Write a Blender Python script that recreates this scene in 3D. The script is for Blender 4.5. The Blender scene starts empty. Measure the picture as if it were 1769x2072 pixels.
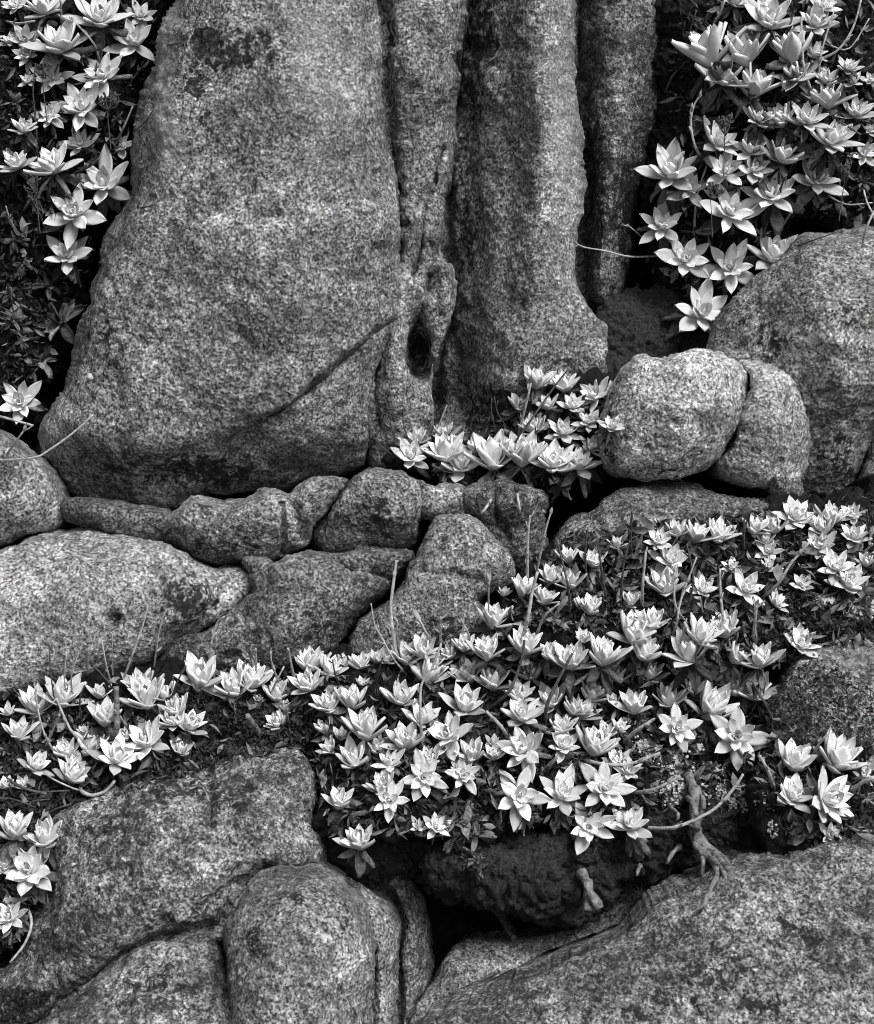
import bpy, math, random
import numpy as np
from mathutils import Vector, Matrix
random.seed(7); RNG = np.random.default_rng(7)
R = math.radians
scn = bpy.context.scene
COL = scn.collection

# ------------------------------------------------------------------ camera
W, H = 1769.0, 2072.0            # the photograph's pixel frame used for the tracing below
FPX = 3538.0                     # focal length in those pixels (2 m wide at 4 m)
PITCH = R(18)
CAM = np.array((0.0, -4.0, 2.1))
FW = np.array((0, math.cos(PITCH), -math.sin(PITCH)))
RT = np.array((1.0, 0, 0)); UP = np.array((0, math.sin(PITCH), math.cos(PITCH)))
cd = bpy.data.cameras.new('camera'); cam = bpy.data.objects.new('camera', cd); COL.objects.link(cam)
cam.location = CAM; cam.rotation_euler = (R(90) - PITCH, 0, 0)
cd.sensor_fit = 'HORIZONTAL'; cd.sensor_width = 36; cd.lens = 36 * FPX / W
cd.clip_start = 0.05; cd.clip_end = 3000
cd.dof.use_dof = True; cd.dof.focus_distance = 4.12; cd.dof.aperture_fstop = 7
scn.camera = cam

# ------------------------------------------------------------------ sky, sun, exposure (overcast, black and white film)
wd = bpy.data.worlds.new('World'); scn.world = wd; wd.use_nodes = True
nt = wd.node_tree; nt.nodes.clear()
SUN_EL, SUN_AZ = R(57), R(139)   # azimuth clockwise from +Y (camera looks along +Y): behind the camera to its right
sky = nt.nodes.new('ShaderNodeTexSky'); sky.sky_type = 'NISHITA'; sky.sun_disc = False
sky.sun_elevation = SUN_EL; sky.sun_rotation = SUN_AZ; sky.dust_density = 4; sky.air_density = 1
bw = nt.nodes.new('ShaderNodeRGBToBW'); bg = nt.nodes.new('ShaderNodeBackground'); wo = nt.nodes.new('ShaderNodeOutputWorld')
bg.inputs['Strength'].default_value = 0.055
nt.links.new(sky.outputs[0], bw.inputs[0]); nt.links.new(bw.outputs[0], bg.inputs['Color']); nt.links.new(bg.outputs[0], wo.inputs[0])
sl = bpy.data.lights.new('sun', 'SUN'); sun = bpy.data.objects.new('sun', sl); COL.objects.link(sun)
sl.energy = 1.5; sl.angle = R(28); sl.color = (1, 1, 1)
sdir = Vector((math.sin(SUN_AZ) * math.cos(SUN_EL), math.cos(SUN_AZ) * math.cos(SUN_EL), math.sin(SUN_EL)))
sun.rotation_euler = sdir.to_track_quat('Z', 'Y').to_euler(); sun.location = (2, -3, 6)
scn.view_settings.view_transform = 'Standard'; scn.view_settings.look = 'None'
scn.view_settings.exposure = 1.2; scn.view_settings.gamma = 1; scn.view_settings.use_curve_mapping = False

try: scn.cycles.filter_width = 0.9
except Exception: pass

# ------------------------------------------------------------------ helpers
def P3(u, v, d):
    u = np.asarray(u, float); v = np.asarray(v, float); d = np.asarray(d, float)
    x = (u - W / 2) / FPX; y = -(v - H / 2) / FPX
    return CAM + d[..., None] * (FW + x[..., None] * RT + y[..., None] * UP)
TU = (0, 587.4, 1174.7); TV = (0, 516.6, 1033.2, 1549.7); TS = 840 / 1769 * W / 2500
def T(c, r, x, y): return (TU[c] + x * TS, TV[r] + y * TS)

_perm = RNG.permutation(512); _val = RNG.random(512) * 2 - 1
def vnoise(p):
    i = np.floor(p).astype(int); f = p - i; f = f * f * f * (f * (f * 6 - 15) + 10)
    out = 0
    for dx in (0, 1):
        wx = f[:, 0] if dx else 1 - f[:, 0]
        for dy in (0, 1):
            wy = f[:, 1] if dy else 1 - f[:, 1]
            for dz in (0, 1):
                wz = f[:, 2] if dz else 1 - f[:, 2]
                h = _perm[(_perm[(_perm[(i[:, 0] + dx) & 511] + i[:, 1] + dy) & 511] + i[:, 2] + dz) & 511]
                out = out + wx * wy * wz * _val[h]
    return out
def inside(px, py, poly):
    r = np.zeros(px.shape, bool); n = len(poly); j = n - 1
    for i in range(n):
        xi, yi = poly[i]; xj, yj = poly[j]
        if yi != yj:
            c = ((yi > py) != (yj > py)) & (px < (xj - xi) * (py - yi) / (yj - yi) + xi)
            r ^= c
        j = i
    return r
def seg_near(px, py, pts, closed=True):
    best = np.full(px.shape, 1e18); bx = px.copy(); by = py.copy()
    m = len(pts)
    for i in range(m if closed else m - 1):
        ax, ay = pts[i]; cx, cy = pts[(i + 1) % m]
        ex, ey = cx - ax, cy - ay; L = ex * ex + ey * ey + 1e-9
        t = np.clip(((px - ax) * ex + (py - ay) * ey) / L, 0, 1)
        qx, qy = ax + t * ex, ay + t * ey
        dd = (px - qx) ** 2 + (py - qy) ** 2
        k = dd < best
        best = np.where(k, dd, best); bx = np.where(k, qx, bx); by = np.where(k, qy, by)
    return np.sqrt(best), bx, by
def smooth_poly(poly, step=9, jit=2.0):
    out = []; n = len(poly)
    for i in range(n):
        p0, p1, p2, p3 = (np.array(poly[(i + k) % n], float) for k in (-1, 0, 1, 2))
        m = max(1, int(np.hypot(*(p2 - p1)) / step))
        for k in range(m):
            t = k / m
            q = 0.5 * ((2 * p1) + (-p0 + p2) * t + (2 * p0 - 5 * p1 + 4 * p2 - p3) * t * t + (-p0 + 3 * p1 - 3 * p2 + p3) * t ** 3)
            out.append(q)
    o = np.array(out)
    z = np.zeros(len(o))
    j1 = vnoise(np.stack([o[:, 0] / 14, o[:, 1] / 14, z + 3.3], 1)); j2 = vnoise(np.stack([o[:, 0] / 14, o[:, 1] / 14, z + 9.1], 1))
    k1 = vnoise(np.stack([o[:, 0] / 60, o[:, 1] / 60, z + 5.3], 1)); k2 = vnoise(np.stack([o[:, 0] / 60, o[:, 1] / 60, z + 2.1], 1))
    return o + jit * np.stack([j1 + 1.6 * k1, j2 + 1.6 * k2], 1)
def poisson(mask_fn, u0, v0, u1, v1):
    prev = None
    for s in (48, 24, 12):
        gx = np.arange(u0 - s, u1 + 2 * s, s); gy = np.arange(v0 - s, v1 + 2 * s, s)
        X, Y = np.meshgrid(gx, gy); m = mask_fn(X.ravel(), Y.ravel()).reshape(X.shape)
        if prev is None: f = np.zeros(X.shape)
        else: f = bil(prev, X, Y)
        f = np.where(m, f, 0)
        for _ in range(260 if s == 48 else 120):
            g = np.zeros_like(f)
            g[1:-1, 1:-1] = 0.25 * (f[2:, 1:-1] + f[:-2, 1:-1] + f[1:-1, 2:] + f[1:-1, :-2] + s * s)
            f = np.where(m, g, 0)
        prev = (gx[0], gy[0], s, f)
    return prev
def bil(g, X, Y):
    x0, y0, s, f = g
    a = np.clip((X - x0) / s, 0, f.shape[1] - 1.001); b = np.clip((Y - y0) / s, 0, f.shape[0] - 1.001)
    i = a.astype(int); j = b.astype(int); a = a - i; b = b - j
    return (f[j, i] * (1 - a) * (1 - b) + f[j, i + 1] * a * (1 - b) + f[j + 1, i] * (1 - a) * b + f[j + 1, i + 1] * a * b)

def new_mesh(name, verts, quads, tris=None, smooth=True):
    me = bpy.data.meshes.new(name)
    nv = len(verts); q = np.asarray(quads, np.int32).reshape(-1, 4); t = np.asarray(tris if tris is not None else [], np.int32).reshape(-1, 3)
    me.vertices.add(nv); me.vertices.foreach_set('co', np.asarray(verts, np.float32).ravel())
    nl = q.size + t.size; me.loops.add(nl); me.loops.foreach_set('vertex_index', np.concatenate([q.ravel(), t.ravel()]).astype(np.int32))
    npoly = len(q) + len(t); me.polygons.add(npoly)
    st = np.concatenate([np.arange(len(q)) * 4, q.size + np.arange(len(t)) * 3]).astype(np.int32)
    me.polygons.foreach_set('loop_start', st)
    me.polygons.foreach_set('use_smooth', np.full(npoly, smooth))
    me.update(calc_edges=True); me.validate()
    return me
def tag(o, label=None, cat=None, group=None, kind=None):
    if label: o['label'] = label
    if cat: o['category'] = cat
    if group: o['group'] = group
    if kind: o['kind'] = kind
    return o
def link(name, me, mat=None, parent=None):
    o = bpy.data.objects.new(name, me); COL.objects.link(o)
    if mat is not None and not me.materials: me.materials.append(mat)
    if parent is not None: o.parent = parent
    return o

# ------------------------------------------------------------------ materials
class NT:
    def __init__(s, name):
        s.m = bpy.data.materials.new(name); s.m.use_nodes = True; s.t = s.m.node_tree; s.t.nodes.clear()
        s.out = s.n('ShaderNodeOutputMaterial'); s.b = s.n('ShaderNodeBsdfPrincipled'); s.l(s.b.outputs[0], s.out.inputs[0])
    def n(s, k, **kw):
        x = s.t.nodes.new(k)
        for a, v in kw.items(): setattr(x, a, v)
        return x
    def l(s, a, b): s.t.links.new(a, b)
    def noise(s, co, scale, detail=4, rough=.6, dist=0):
        x = s.n('ShaderNodeTexNoise'); x.inputs['Scale'].default_value = scale; x.inputs['Detail'].default_value = detail
        x.inputs['Roughness'].default_value = rough; x.inputs['Distortion'].default_value = dist; s.l(co, x.inputs['Vector']); return x.outputs['Fac']
    def ramp(s, fac, stops):
        x = s.n('ShaderNodeValToRGB'); cr = x.color_ramp
        while len(cr.elements) < len(stops): cr.elements.new(0.5)
        for e, (p, c) in zip(cr.elements, stops): e.position = p; e.color = (c, c, c, 1)
        s.l(fac, x.inputs[0]); return x.outputs[0]
    def math(s, op, a, b=None, clamp=False):
        x = s.n('ShaderNodeMath', operation=op, use_clamp=clamp)
        for k, v in enumerate((a, b)):
            if v is None: continue
            if isinstance(v, (int, float)): x.inputs[k].default_value = v
            else: s.l(v, x.inputs[k])
        return x.outputs[0]
    def mix(s, f, a, b):      # scalar mix
        x = s.n('ShaderNodeMix'); x.data_type = 'FLOAT'
        for k, v in ((0, f), (2, a), (3, b)):
            if isinstance(v, (int, float)): x.inputs[k].default_value = v
            else: s.l(v, x.inputs[k])
        return x.outputs[0]
    def color(s, val):
        s.l(val, s.b.inputs['Base Color'])
    def bump(s, h, strength, dist):
        x = s.n('ShaderNodeBump'); x.inputs['Strength'].default_value = strength; x.inputs['Distance'].default_value = dist
        s.l(h, x.inputs['Height']); s.l(x.outputs[0], s.b.inputs['Normal'])
def rock_mat(name, lo=.05, mid=.25, hi=.52, grain=150, tone=1.0, lich=.5):
    k = NT(name); co = k.n('ShaderNodeTexCoord').outputs['Object']
    g1 = k.ramp(k.noise(co, grain, 7, .82), [(.40, lo), (.49, mid), (.58, hi)])
    vo = k.n('ShaderNodeTexVoronoi'); vo.inputs['Scale'].default_value = grain * .7; k.l(co, vo.inputs['Vector'])
    vv = k.n('ShaderNodeRGBToBW'); k.l(vo.outputs['Color'], vv.inputs[0])
    v2 = k.n('ShaderNodeTexVoronoi'); v2.inputs['Scale'].default_value = grain * 1.25; k.l(co, v2.inputs['Vector'])
    vw = k.n('ShaderNodeRGBToBW'); k.l(v2.outputs['Color'], vw.inputs[0])
    cry = k.ramp(vw.outputs[0], [(.32, lo), (.5, mid), (.68, hi)])              # single crystals
    gr = k.math('MULTIPLY', k.mix(.42, g1, cry), k.mix(vv.outputs[0], .55, 1.45))
    fl = k.ramp(k.noise(co, grain * .32, 3, .6), [(.56, 0), (.66, 1)])          # pale feldspar flecks
    gr = k.mix(k.math('MULTIPLY', fl, .35), gr, hi * 1.1)
    pit = k.ramp(k.noise(co, grain * 1.5, 2, .5), [(.36, .12), (.43, 1)])      # dark mica specks and pinholes
    gr = k.math('MULTIPLY', gr, pit)
    big = k.ramp(k.noise(co, 4.5, 7, .62, .3), [(.3, .5), (.5, 1.08), (.66, 1.5)])
    big = k.math('MULTIPLY', big, k.ramp(k.noise(co, 45, 4, .65), [(.34, .65), (.5, 1.0), (.66, 1.3)]))
    big = k.math('MULTIPLY', big, k.ramp(k.noise(co, 14, 3, .6), [(.34, .7), (.66, 1.25)]))
    gr = k.math('MULTIPLY', gr, k.math('MULTIPLY', big, tone))
    # dark lichen film: own patches broken by grain; attribute spots also paint shade, lit faces
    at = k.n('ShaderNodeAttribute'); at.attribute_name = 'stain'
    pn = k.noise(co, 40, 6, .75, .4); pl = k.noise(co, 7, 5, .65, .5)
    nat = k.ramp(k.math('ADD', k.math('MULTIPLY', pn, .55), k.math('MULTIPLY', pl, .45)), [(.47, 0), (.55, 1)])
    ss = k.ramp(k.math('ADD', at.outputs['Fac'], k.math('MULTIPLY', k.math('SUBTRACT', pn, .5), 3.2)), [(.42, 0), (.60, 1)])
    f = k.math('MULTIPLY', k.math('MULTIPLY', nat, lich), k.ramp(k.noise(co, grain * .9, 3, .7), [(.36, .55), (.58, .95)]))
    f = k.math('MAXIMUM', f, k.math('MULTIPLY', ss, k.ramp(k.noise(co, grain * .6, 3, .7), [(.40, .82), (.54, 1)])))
    pale = k.math('MULTIPLY', k.math('MULTIPLY', at.outputs['Fac'], -1.0, True), k.ramp(pn, [(.36, .5), (.55, 1)]))
    gr = k.mix(k.math('MULTIPLY', pale, .9), gr, k.mix(g1, .42, .78))
    col = k.mix(f, gr, .016)
    k.color(col)
    k.b.inputs['Roughness'].default_value = .9; k.b.inputs['Specular IOR Level'].default_value = .25
    h = k.math('ADD', k.noise(co, grain * 1.1, 4, .7), k.math('MULTIPLY', vo.outputs['Distance'], .5))
    k.bump(h, 1.0, .007)
    return k.m
def plain_mat(name, a, b, scale, rough=.85, bump=.5, bd=.004, spec=.2, objcol=False):
    k = NT(name); co = k.n('ShaderNodeTexCoord').outputs['Object']
    n = k.noise(co, scale, 5, .7); c = k.ramp(n, [(.35, a), (.65, b)])
    if objcol:
        oi = k.n('ShaderNodeObjectInfo'); bb = k.n('ShaderNodeRGBToBW'); k.l(oi.outputs['Color'], bb.inputs[0])
        c = k.math('MULTIPLY', c, bb.outputs[0])
    k.color(c); k.b.inputs['Roughness'].default_value = rough; k.b.inputs['Specular IOR Level'].default_value = spec
    k.bump(n, bump, bd); return k.m
def leaf_mat():
    k = NT('chalky_leaf'); tc = k.n('ShaderNodeTexCoord'); co = tc.outputs['Object']
    oi = k.n('ShaderNodeObjectInfo'); bb = k.n('ShaderNodeRGBToBW'); k.l(oi.outputs['Color'], bb.inputs[0])
    mp = k.n('ShaderNodeVectorMath', operation='ADD'); k.l(co, mp.inputs[0])
    cmb = k.n('ShaderNodeCombineXYZ'); k.l(k.math('MULTIPLY', oi.outputs['Random'], 37.0), cmb.inputs[0]); k.l(cmb.outputs[0], mp.inputs[1])
    n = k.noise(mp.outputs[0], 5, 5, .65); c = k.ramp(n, [(.3, .84), (.6, 1.0)])
    at = k.n('ShaderNodeAttribute'); at.attribute_name = 'edge'
    # worn chalk: blotches and dark speckles, more towards the tip; pale rim
    sp = k.ramp(k.noise(mp.outputs[0], 16, 4, .7), [(.62, 1), (.74, .62)])
    c = k.math('MULTIPLY', c, sp)
    c = k.math('MULTIPLY', c, k.ramp(at.outputs['Fac'], [(.0, .86), (.55, .96), (.9, 1.12), (1, 1.12)]))
    c = k.math('MULTIPLY', c, bb.outputs[0])
    k.color(c); k.b.inputs['Roughness'].default_value = .62; k.b.inputs['Specular IOR Level'].default_value = .25
    k.b.inputs['Subsurface Weight'].default_value = .0
    k.bump(n, .25, .02); return k.m
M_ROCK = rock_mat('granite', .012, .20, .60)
M_ROCKD = rock_mat('granite_dark', .010, .13, .46, tone=.9, lich=.75)  # darker granite; on the last column it paints shade
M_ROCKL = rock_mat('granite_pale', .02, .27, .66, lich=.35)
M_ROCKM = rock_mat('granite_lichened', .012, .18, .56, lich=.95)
M_ROCKP = rock_mat('granite_lightest', .03, .32, .70, tone=1.15, lich=.2)  # lightest granite tone, for the split boulder
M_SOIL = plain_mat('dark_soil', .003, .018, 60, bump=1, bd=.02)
M_PEAT = plain_mat('crumbling_earth', .012, .085, 130, bump=1, bd=.02)
M_LITTER = plain_mat('dead_leaf_litter', .006, .07, 40)
M_FADED = plain_mat('faded_leaf', .03, .30, 22, bump=.4, bd=.004)
M_DRY = plain_mat('withered_leaf', .25, .75, 6, bump=.6, bd=.05, objcol=True)
M_LEAF = leaf_mat()
M_STEM = plain_mat('dry_stalk', .24, .58, 90)
M_STEMD = plain_mat('dark_stalk', .04, .14, 90)
M_ROOT = plain_mat('root_bark', .06, .34, 60, bump=1, bd=.01)
M_LICH = plain_mat('white_lichen', .28, .72, 120, bump=1, bd=.006)
M_PEB = plain_mat('quartz', .35, .6, 80)

# ------------------------------------------------------------------ rocks: traced outline, own distance, real thickness
STEP = 3.0
GU0, GV0, GU1, GV1 = -300, -260, 2080, 2300
NX = int((GU1 - GU0) / STEP) + 1; NY = int((GV1 - GV0) / STEP) + 1
DEPTH = np.full((NY, NX), 9.0)
def depth_at(u, v):
    i = int(np.clip(round((u - GU0) / STEP), 0, NX - 1)); j = int(np.clip(round((v - GV0) / STEP), 0, NY - 1))
    return DEPTH[j, i]
def sstep(x): x = np.clip(x, 0, 1); return x * x * (3 - 2 * x)
def rock(name, poly, d0, T_, mat, tilt=(0, 0), p=.33, grow=0, feats=(), stains_shading=(), amp=1.0, back=.28, jit=2.2, label=None, cat='boulder', kind=None, group=None, seed=0):
    sp = smooth_poly(poly, jit=jit)
    if grow:
        t_ = np.roll(sp, -2, 0) - np.roll(sp, 2, 0); t_ /= np.linalg.norm(t_, axis=1, keepdims=True) + 1e-9
        ar = np.sum(sp[:, 0] * np.roll(sp[:, 1], -1) - np.roll(sp[:, 0], -1) * sp[:, 1])
        sp = sp + np.sign(ar) * grow * np.stack([t_[:, 1], -t_[:, 0]], 1)
    sp[:, 0] = np.clip(sp[:, 0], GU0 + 8, GU1 - 8); sp[:, 1] = np.clip(sp[:, 1], GV0 + 8, GV1 - 8)
    u0, v0 = sp.min(0); u1, v1 = sp.max(0); cu, cv = (u0 + u1) / 2, (v0 + v1) / 2
    i0 = int((u0 - GU0) // STEP) - 1; i1 = int((u1 - GU0) // STEP) + 2; j0 = int((v0 - GV0) // STEP) - 1; j1 = int((v1 - GV0) // STEP) + 2
    gx = GU0 + STEP * np.arange(i0, i1 + 1); gy = GV0 + STEP * np.arange(j0, j1 + 1)
    X, Y = np.meshgrid(gx, gy); sh = X.shape
    ins = inside(X.ravel(), Y.ravel(), sp).reshape(sh)
    qm = ins[:-1, :-1] | ins[1:, :-1] | ins[:-1, 1:] | ins[1:, 1:]
    vm = np.zeros(sh, bool); vm[:-1, :-1] |= qm; vm[1:, :-1] |= qm; vm[:-1, 1:] |= qm; vm[1:, 1:] |= qm
    idx = np.full(sh, -1); idx[vm] = np.arange(vm.sum())
    px = X[vm]; py = Y[vm]; pin = ins[vm]
    o = ~pin
    _, bx, by = seg_near(px[o], py[o], sp); px[o] = bx; py[o] = by
    g = poisson(lambda a, b: inside(a, b, sp), u0, v0, u1, v1)
    gm = g[3].max()
    ph = np.clip(bil(g, px, py) / gm, 0, 1)
    # near the border the coarse solution is blunt: blend with true distance
    dist, _, _ = seg_near(px, py, sp)
    ph = np.where(pin, ph, 0); ph = ph * sstep(dist / 9 + .05) 
    h = T_ * ph ** p
    for f in feats:
        if f[0] == 'line':
            dd, _, _ = seg_near(px, py, f[1], closed=False); h = h + f[3] * np.exp(-(dd / f[2]) ** 2)
        elif f[0] == 'area':
            fp = smooth_poly(f[1], jit=3); dd, _, _ = seg_near(px, py, fp); s = np.where(inside(px, py, fp), dd, -dd)
            h = h + f[3] * sstep(.5 + s / (2 * f[2]))
        elif f[0] == 'pit':
            (a, b), (ra, rb) = f[1], f[2]; h = h + f[3] * np.exp(-(((px - a) / ra) ** 2 + ((py - b) / rb) ** 2) ** 1.5)
    d = d0 + tilt[0] * (px - cu) / 1000 + tilt[1] * (py - cv) / 1000 - h
    V = P3(px, py, d)
    fi = idx; a = fi[:-1, :-1][qm]; b = fi[:-1, 1:][qm]; c = fi[1:, 1:][qm]; e = fi[1:, :-1][qm]
    Q = np.stack([a, e, c, b], 1)
    # displacement along the normal
    def normals(V):
        n = np.cross(V[Q[:, 2]] - V[Q[:, 0]], V[Q[:, 3]] - V[Q[:, 1]])
        N = np.zeros_like(V)
        for k in range(4): np.add.at(N, Q[:, k], n)
        return N / (np.linalg.norm(N, axis=1, keepdims=True) + 1e-12)
    N = normals(V)
    if (N @ -FW).mean() < 0: Q = Q[:, ::-1]; N = -N
    s = V + seed * 3.17
    def fold(w, o): return vnoise(s / w + o)
    n = .014 * fold(.22, 0) + .016 * (np.abs(fold(.15, 11)) - .25) + .008 * fold(.09, 7) + .004 * (np.abs(fold(.06, 17)) - .25) + .0022 * fold(.035, 3) + .0022 * fold(.016, 5) + .0026 * fold(.0078, 9)
    n = n - .010 * np.clip(fold(.055, 21) - .45, 0, 1) * 2
    if name == 'soil_bank': n = n + .004 * fold(.012, 31) - .006 * np.clip(np.abs(fold(.045, 37)) - .2, -.2, .15)
    V = V + N * (n * amp)[:, None]
    # per-vertex tone: lichen, plus painted shade and lit faces
    st = np.zeros(len(V))
    for (a_, b_, ra, rb, am) in stains_shading:
        st = st + am * np.exp(-(((px - a_) / ra) ** 2 + ((py - b_) / rb) ** 2))
    # depth buffer used to stand plants on the surfaces
    D = (V - CAM) @ FW
    jj, ii = np.nonzero(vm)
    ok = pin
    np.minimum.at(DEPTH, (np.clip(jj[ok] + j0, 0, NY - 1), np.clip(ii[ok] + i0, 0, NX - 1)), D[ok])
    # rim and back: close the volume
    E = np.concatenate([Q[:, [0, 1]], Q[:, [1, 2]], Q[:, [2, 3]], Q[:, [3, 0]]])
    key = np.sort(E, 1); kk = key[:, 0].astype(np.int64) * len(V) + key[:, 1]
    un, inv, cnt = np.unique(kk, return_inverse=True, return_counts=True)
    BE = E[cnt[inv] == 1]
    bv = np.unique(BE); nb = len(bv); mp = np.full(len(V), -1); mp[bv] = np.arange(nb)
    cen = V[bv].mean(0) + FW * back
    ring1 = V[bv] + FW * back * .5 + (cen - V[bv]) * .04
    ring2 = V[bv] + FW * back + (cen - V[bv]) * .25
    n0 = len(V); allV = np.concatenate([V, ring1, ring2, cen[None]])
    r1 = n0 + mp[BE]; r2 = n0 + nb + mp[BE]
    rq = np.concatenate([np.stack([BE[:, 1], BE[:, 0], r1[:, 0], r1[:, 1]], 1), np.stack([r1[:, 1], r1[:, 0], r2[:, 0], r2[:, 1]], 1)])
    rt = np.stack([r2[:, 1], r2[:, 0], np.full(len(BE), n0 + 2 * nb)], 1)
    me = new_mesh(name, allV, np.concatenate([Q, rq]), rt)
    if len(me.vertices) == len(allV):
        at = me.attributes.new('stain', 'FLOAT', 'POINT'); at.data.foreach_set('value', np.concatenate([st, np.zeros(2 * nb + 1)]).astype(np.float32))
    ob = link(name, me, mat)
    tag(ob, label, None if kind == 'structure' else cat, group, kind)
    return ob

# hillside behind everything and the ground in front
def hill_d(v): return np.interp(v, [-900, 600, 880, 960, 1130, 1300, 1500, 1700, 1900, 2100, 2400], [4.85, 4.85, 4.72, 4.6, 4.5, 4.38, 4.25, 4.2, 4.12, 4.02, 3.9])
gx = np.arange(-1100, 2900, 20.); gy = np.arange(-900, 2420, 20.)
X, Y = np.meshgrid(gx, gy); D = hill_d(Y) ; V = P3(X.ravel(), Y.ravel(), D.ravel())
V += np.outer(.05 * vnoise(V / .22) + .03 * vnoise(V / .08), -FW)
n_, m_ = X.shape; ii = np.arange(n_ * m_).reshape(n_, m_)
# top row runs back as an upper slope, bottom row ends under the ground sheet
top = V.reshape(n_, m_, 3)[0] + np.array((0, 30, 9.)); bot = V.reshape(n_, m_, 3)[-1] + np.array((0, -.3, -.6))
VV = np.concatenate([V, top, bot]); q = [np.stack([ii[:-1, :-1].ravel(), ii[1:, :-1].ravel(), ii[1:, 1:].ravel(), ii[:-1, 1:].ravel()], 1)]
ti = n_ * m_ + np.arange(m_); bi = ti + m_
q.append(np.stack([ti[:-1], ii[0, :-1], ii[0, 1:], ti[1:]], 1)); q.append(np.stack([ii[-1, :-1], bi[:-1], bi[1:], ii[-1, 1:]], 1))
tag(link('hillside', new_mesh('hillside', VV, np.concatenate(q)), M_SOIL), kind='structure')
HD = hill_d(GV0 + STEP * np.arange(NY)); DEPTH = np.minimum(DEPTH, HD[:, None])
g = 700
tag(link('ground', new_mesh('ground', [(-g, -g, -.35), (g, -g, -.35), (g, g, -.35), (-g, g, -.35)], [(0, 1, 2, 3)]), M_PEAT), kind='structure')

# soil banks the mats of rosettes root in (part of the ground)
def bank(poly, d0, T_, tilt, mat=None, amp=2.0, p=.45, back=.2, **k):
    return rock('soil_bank', poly, d0, T_, mat or M_SOIL, tilt=tilt, amp=amp, p=p, back=back, kind='structure', jit=6, **k)
bank([(-280, -240), (360, -240), (330, 60), (285, 200), (250, 300), (250, 380), (190, 490), (170, 580), (130, 700), (80, 790), (50, 880), (-280, 920)], 4.62, .22, (.1, 0))
bank([(1370, -240), (2060, -240), (2060, 520), (1750, 500), (1620, 440), (1580, 530), (1500, 600), (1440, 660), (1380, 660), (1310, 560), (1290, 430), (1330, 280)], 4.66, .2, (0, .05))
bank([(1230, 600), (1330, 560), (1450, 640), (1500, 720), (1440, 760), (1300, 760), (1230, 800), (1210, 700)], 4.6, .04, (0, -.4), mat=M_PEAT)
bank([(790, 905), (900, 890), (1040, 850), (1090, 770), (1250, 770), (1245, 900), (1200, 1000), (1050, 1010), (900, 990), (800, 970)], 4.36, .07, (0, -.3))
bank([(1000, 1240), (1040, 1150), (1150, 1075), (1400, 1065), (1550, 1015), (1850, 985), (2060, 1000), (2060, 1300), (1700, 1330), (1400, 1340), (1200, 1340), (980, 1340)], 4.14, .08, (0, -.8))
bank([(-280, 1400), (0, 1390), (200, 1360), (350, 1335), (600, 1330), (690, 1340), (690, 1500), (640, 1550), (540, 1530), (450, 1540), (380, 1580), (200, 1640), (110, 1680), (60, 1730), (-280, 1740)], 4.02, .08, (0, -.7))
bank([(590, 1345), (750, 1310), (1000, 1290), (1250, 1260), (1500, 1290), (1580, 1330), (1570, 1450), (1600, 1520), (1590, 1620), (1480, 1640), (1300, 1660), (1000, 1690), (850, 1700), (700, 1700), (640, 1640), (640, 1500), (590, 1420)], 4.03, .1, (0, -.85))
bank([(-280, 1650), (80, 1660), (100, 1730), (85, 1830), (55, 1900), (0, 1960), (-280, 2010)], 3.9, .08, (0, -.5))
bank([(1510, 1530), (1560, 1500), (1769, 1510), (2060, 1500), (2060, 1700), (1769, 1700), (1620, 1725), (1560, 1705)], 3.84, .07, (0, -.7))
bank([(-280, 2030), (60, 1985), (120, 2010), (60, 2080), (-280, 2200)], 3.82, .05, (0, -.5), mat=M_PEAT)
# overhanging earth bank with roots
bank([(800, 1700), (900, 1640), (1050, 1650), (1250, 1620), (1340, 1560), (1480, 1560), (1590, 1600), (1605, 1700), (1494, 1726), (1420, 1765), (1330, 1775), (1255, 1785), (1205, 1845), (1112, 1868), (1071, 1848), (1024, 1846), (984, 1856), (930, 1828), (856, 1795)], 3.98, .16, (0, -.2), mat=M_PEAT, amp=2.4,
     feats=[('line', [(1180, 1640), (1150, 1740), (1130, 1860)], 14, -.04), ('line', [(960, 1700), (1100, 1745), (1300, 1740)], 10, -.03), ('line', [(900, 1760), (1000, 1790), (1130, 1800)], 8, -.02)])
bank([(640, 1560), (720, 1600), (830, 1680), (860, 1760), (800, 1780), (700, 1760), (645, 1740)], 4.0, .1, (0, -.3), mat=M_PEAT)

L = lambda *p: list(p)
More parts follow.
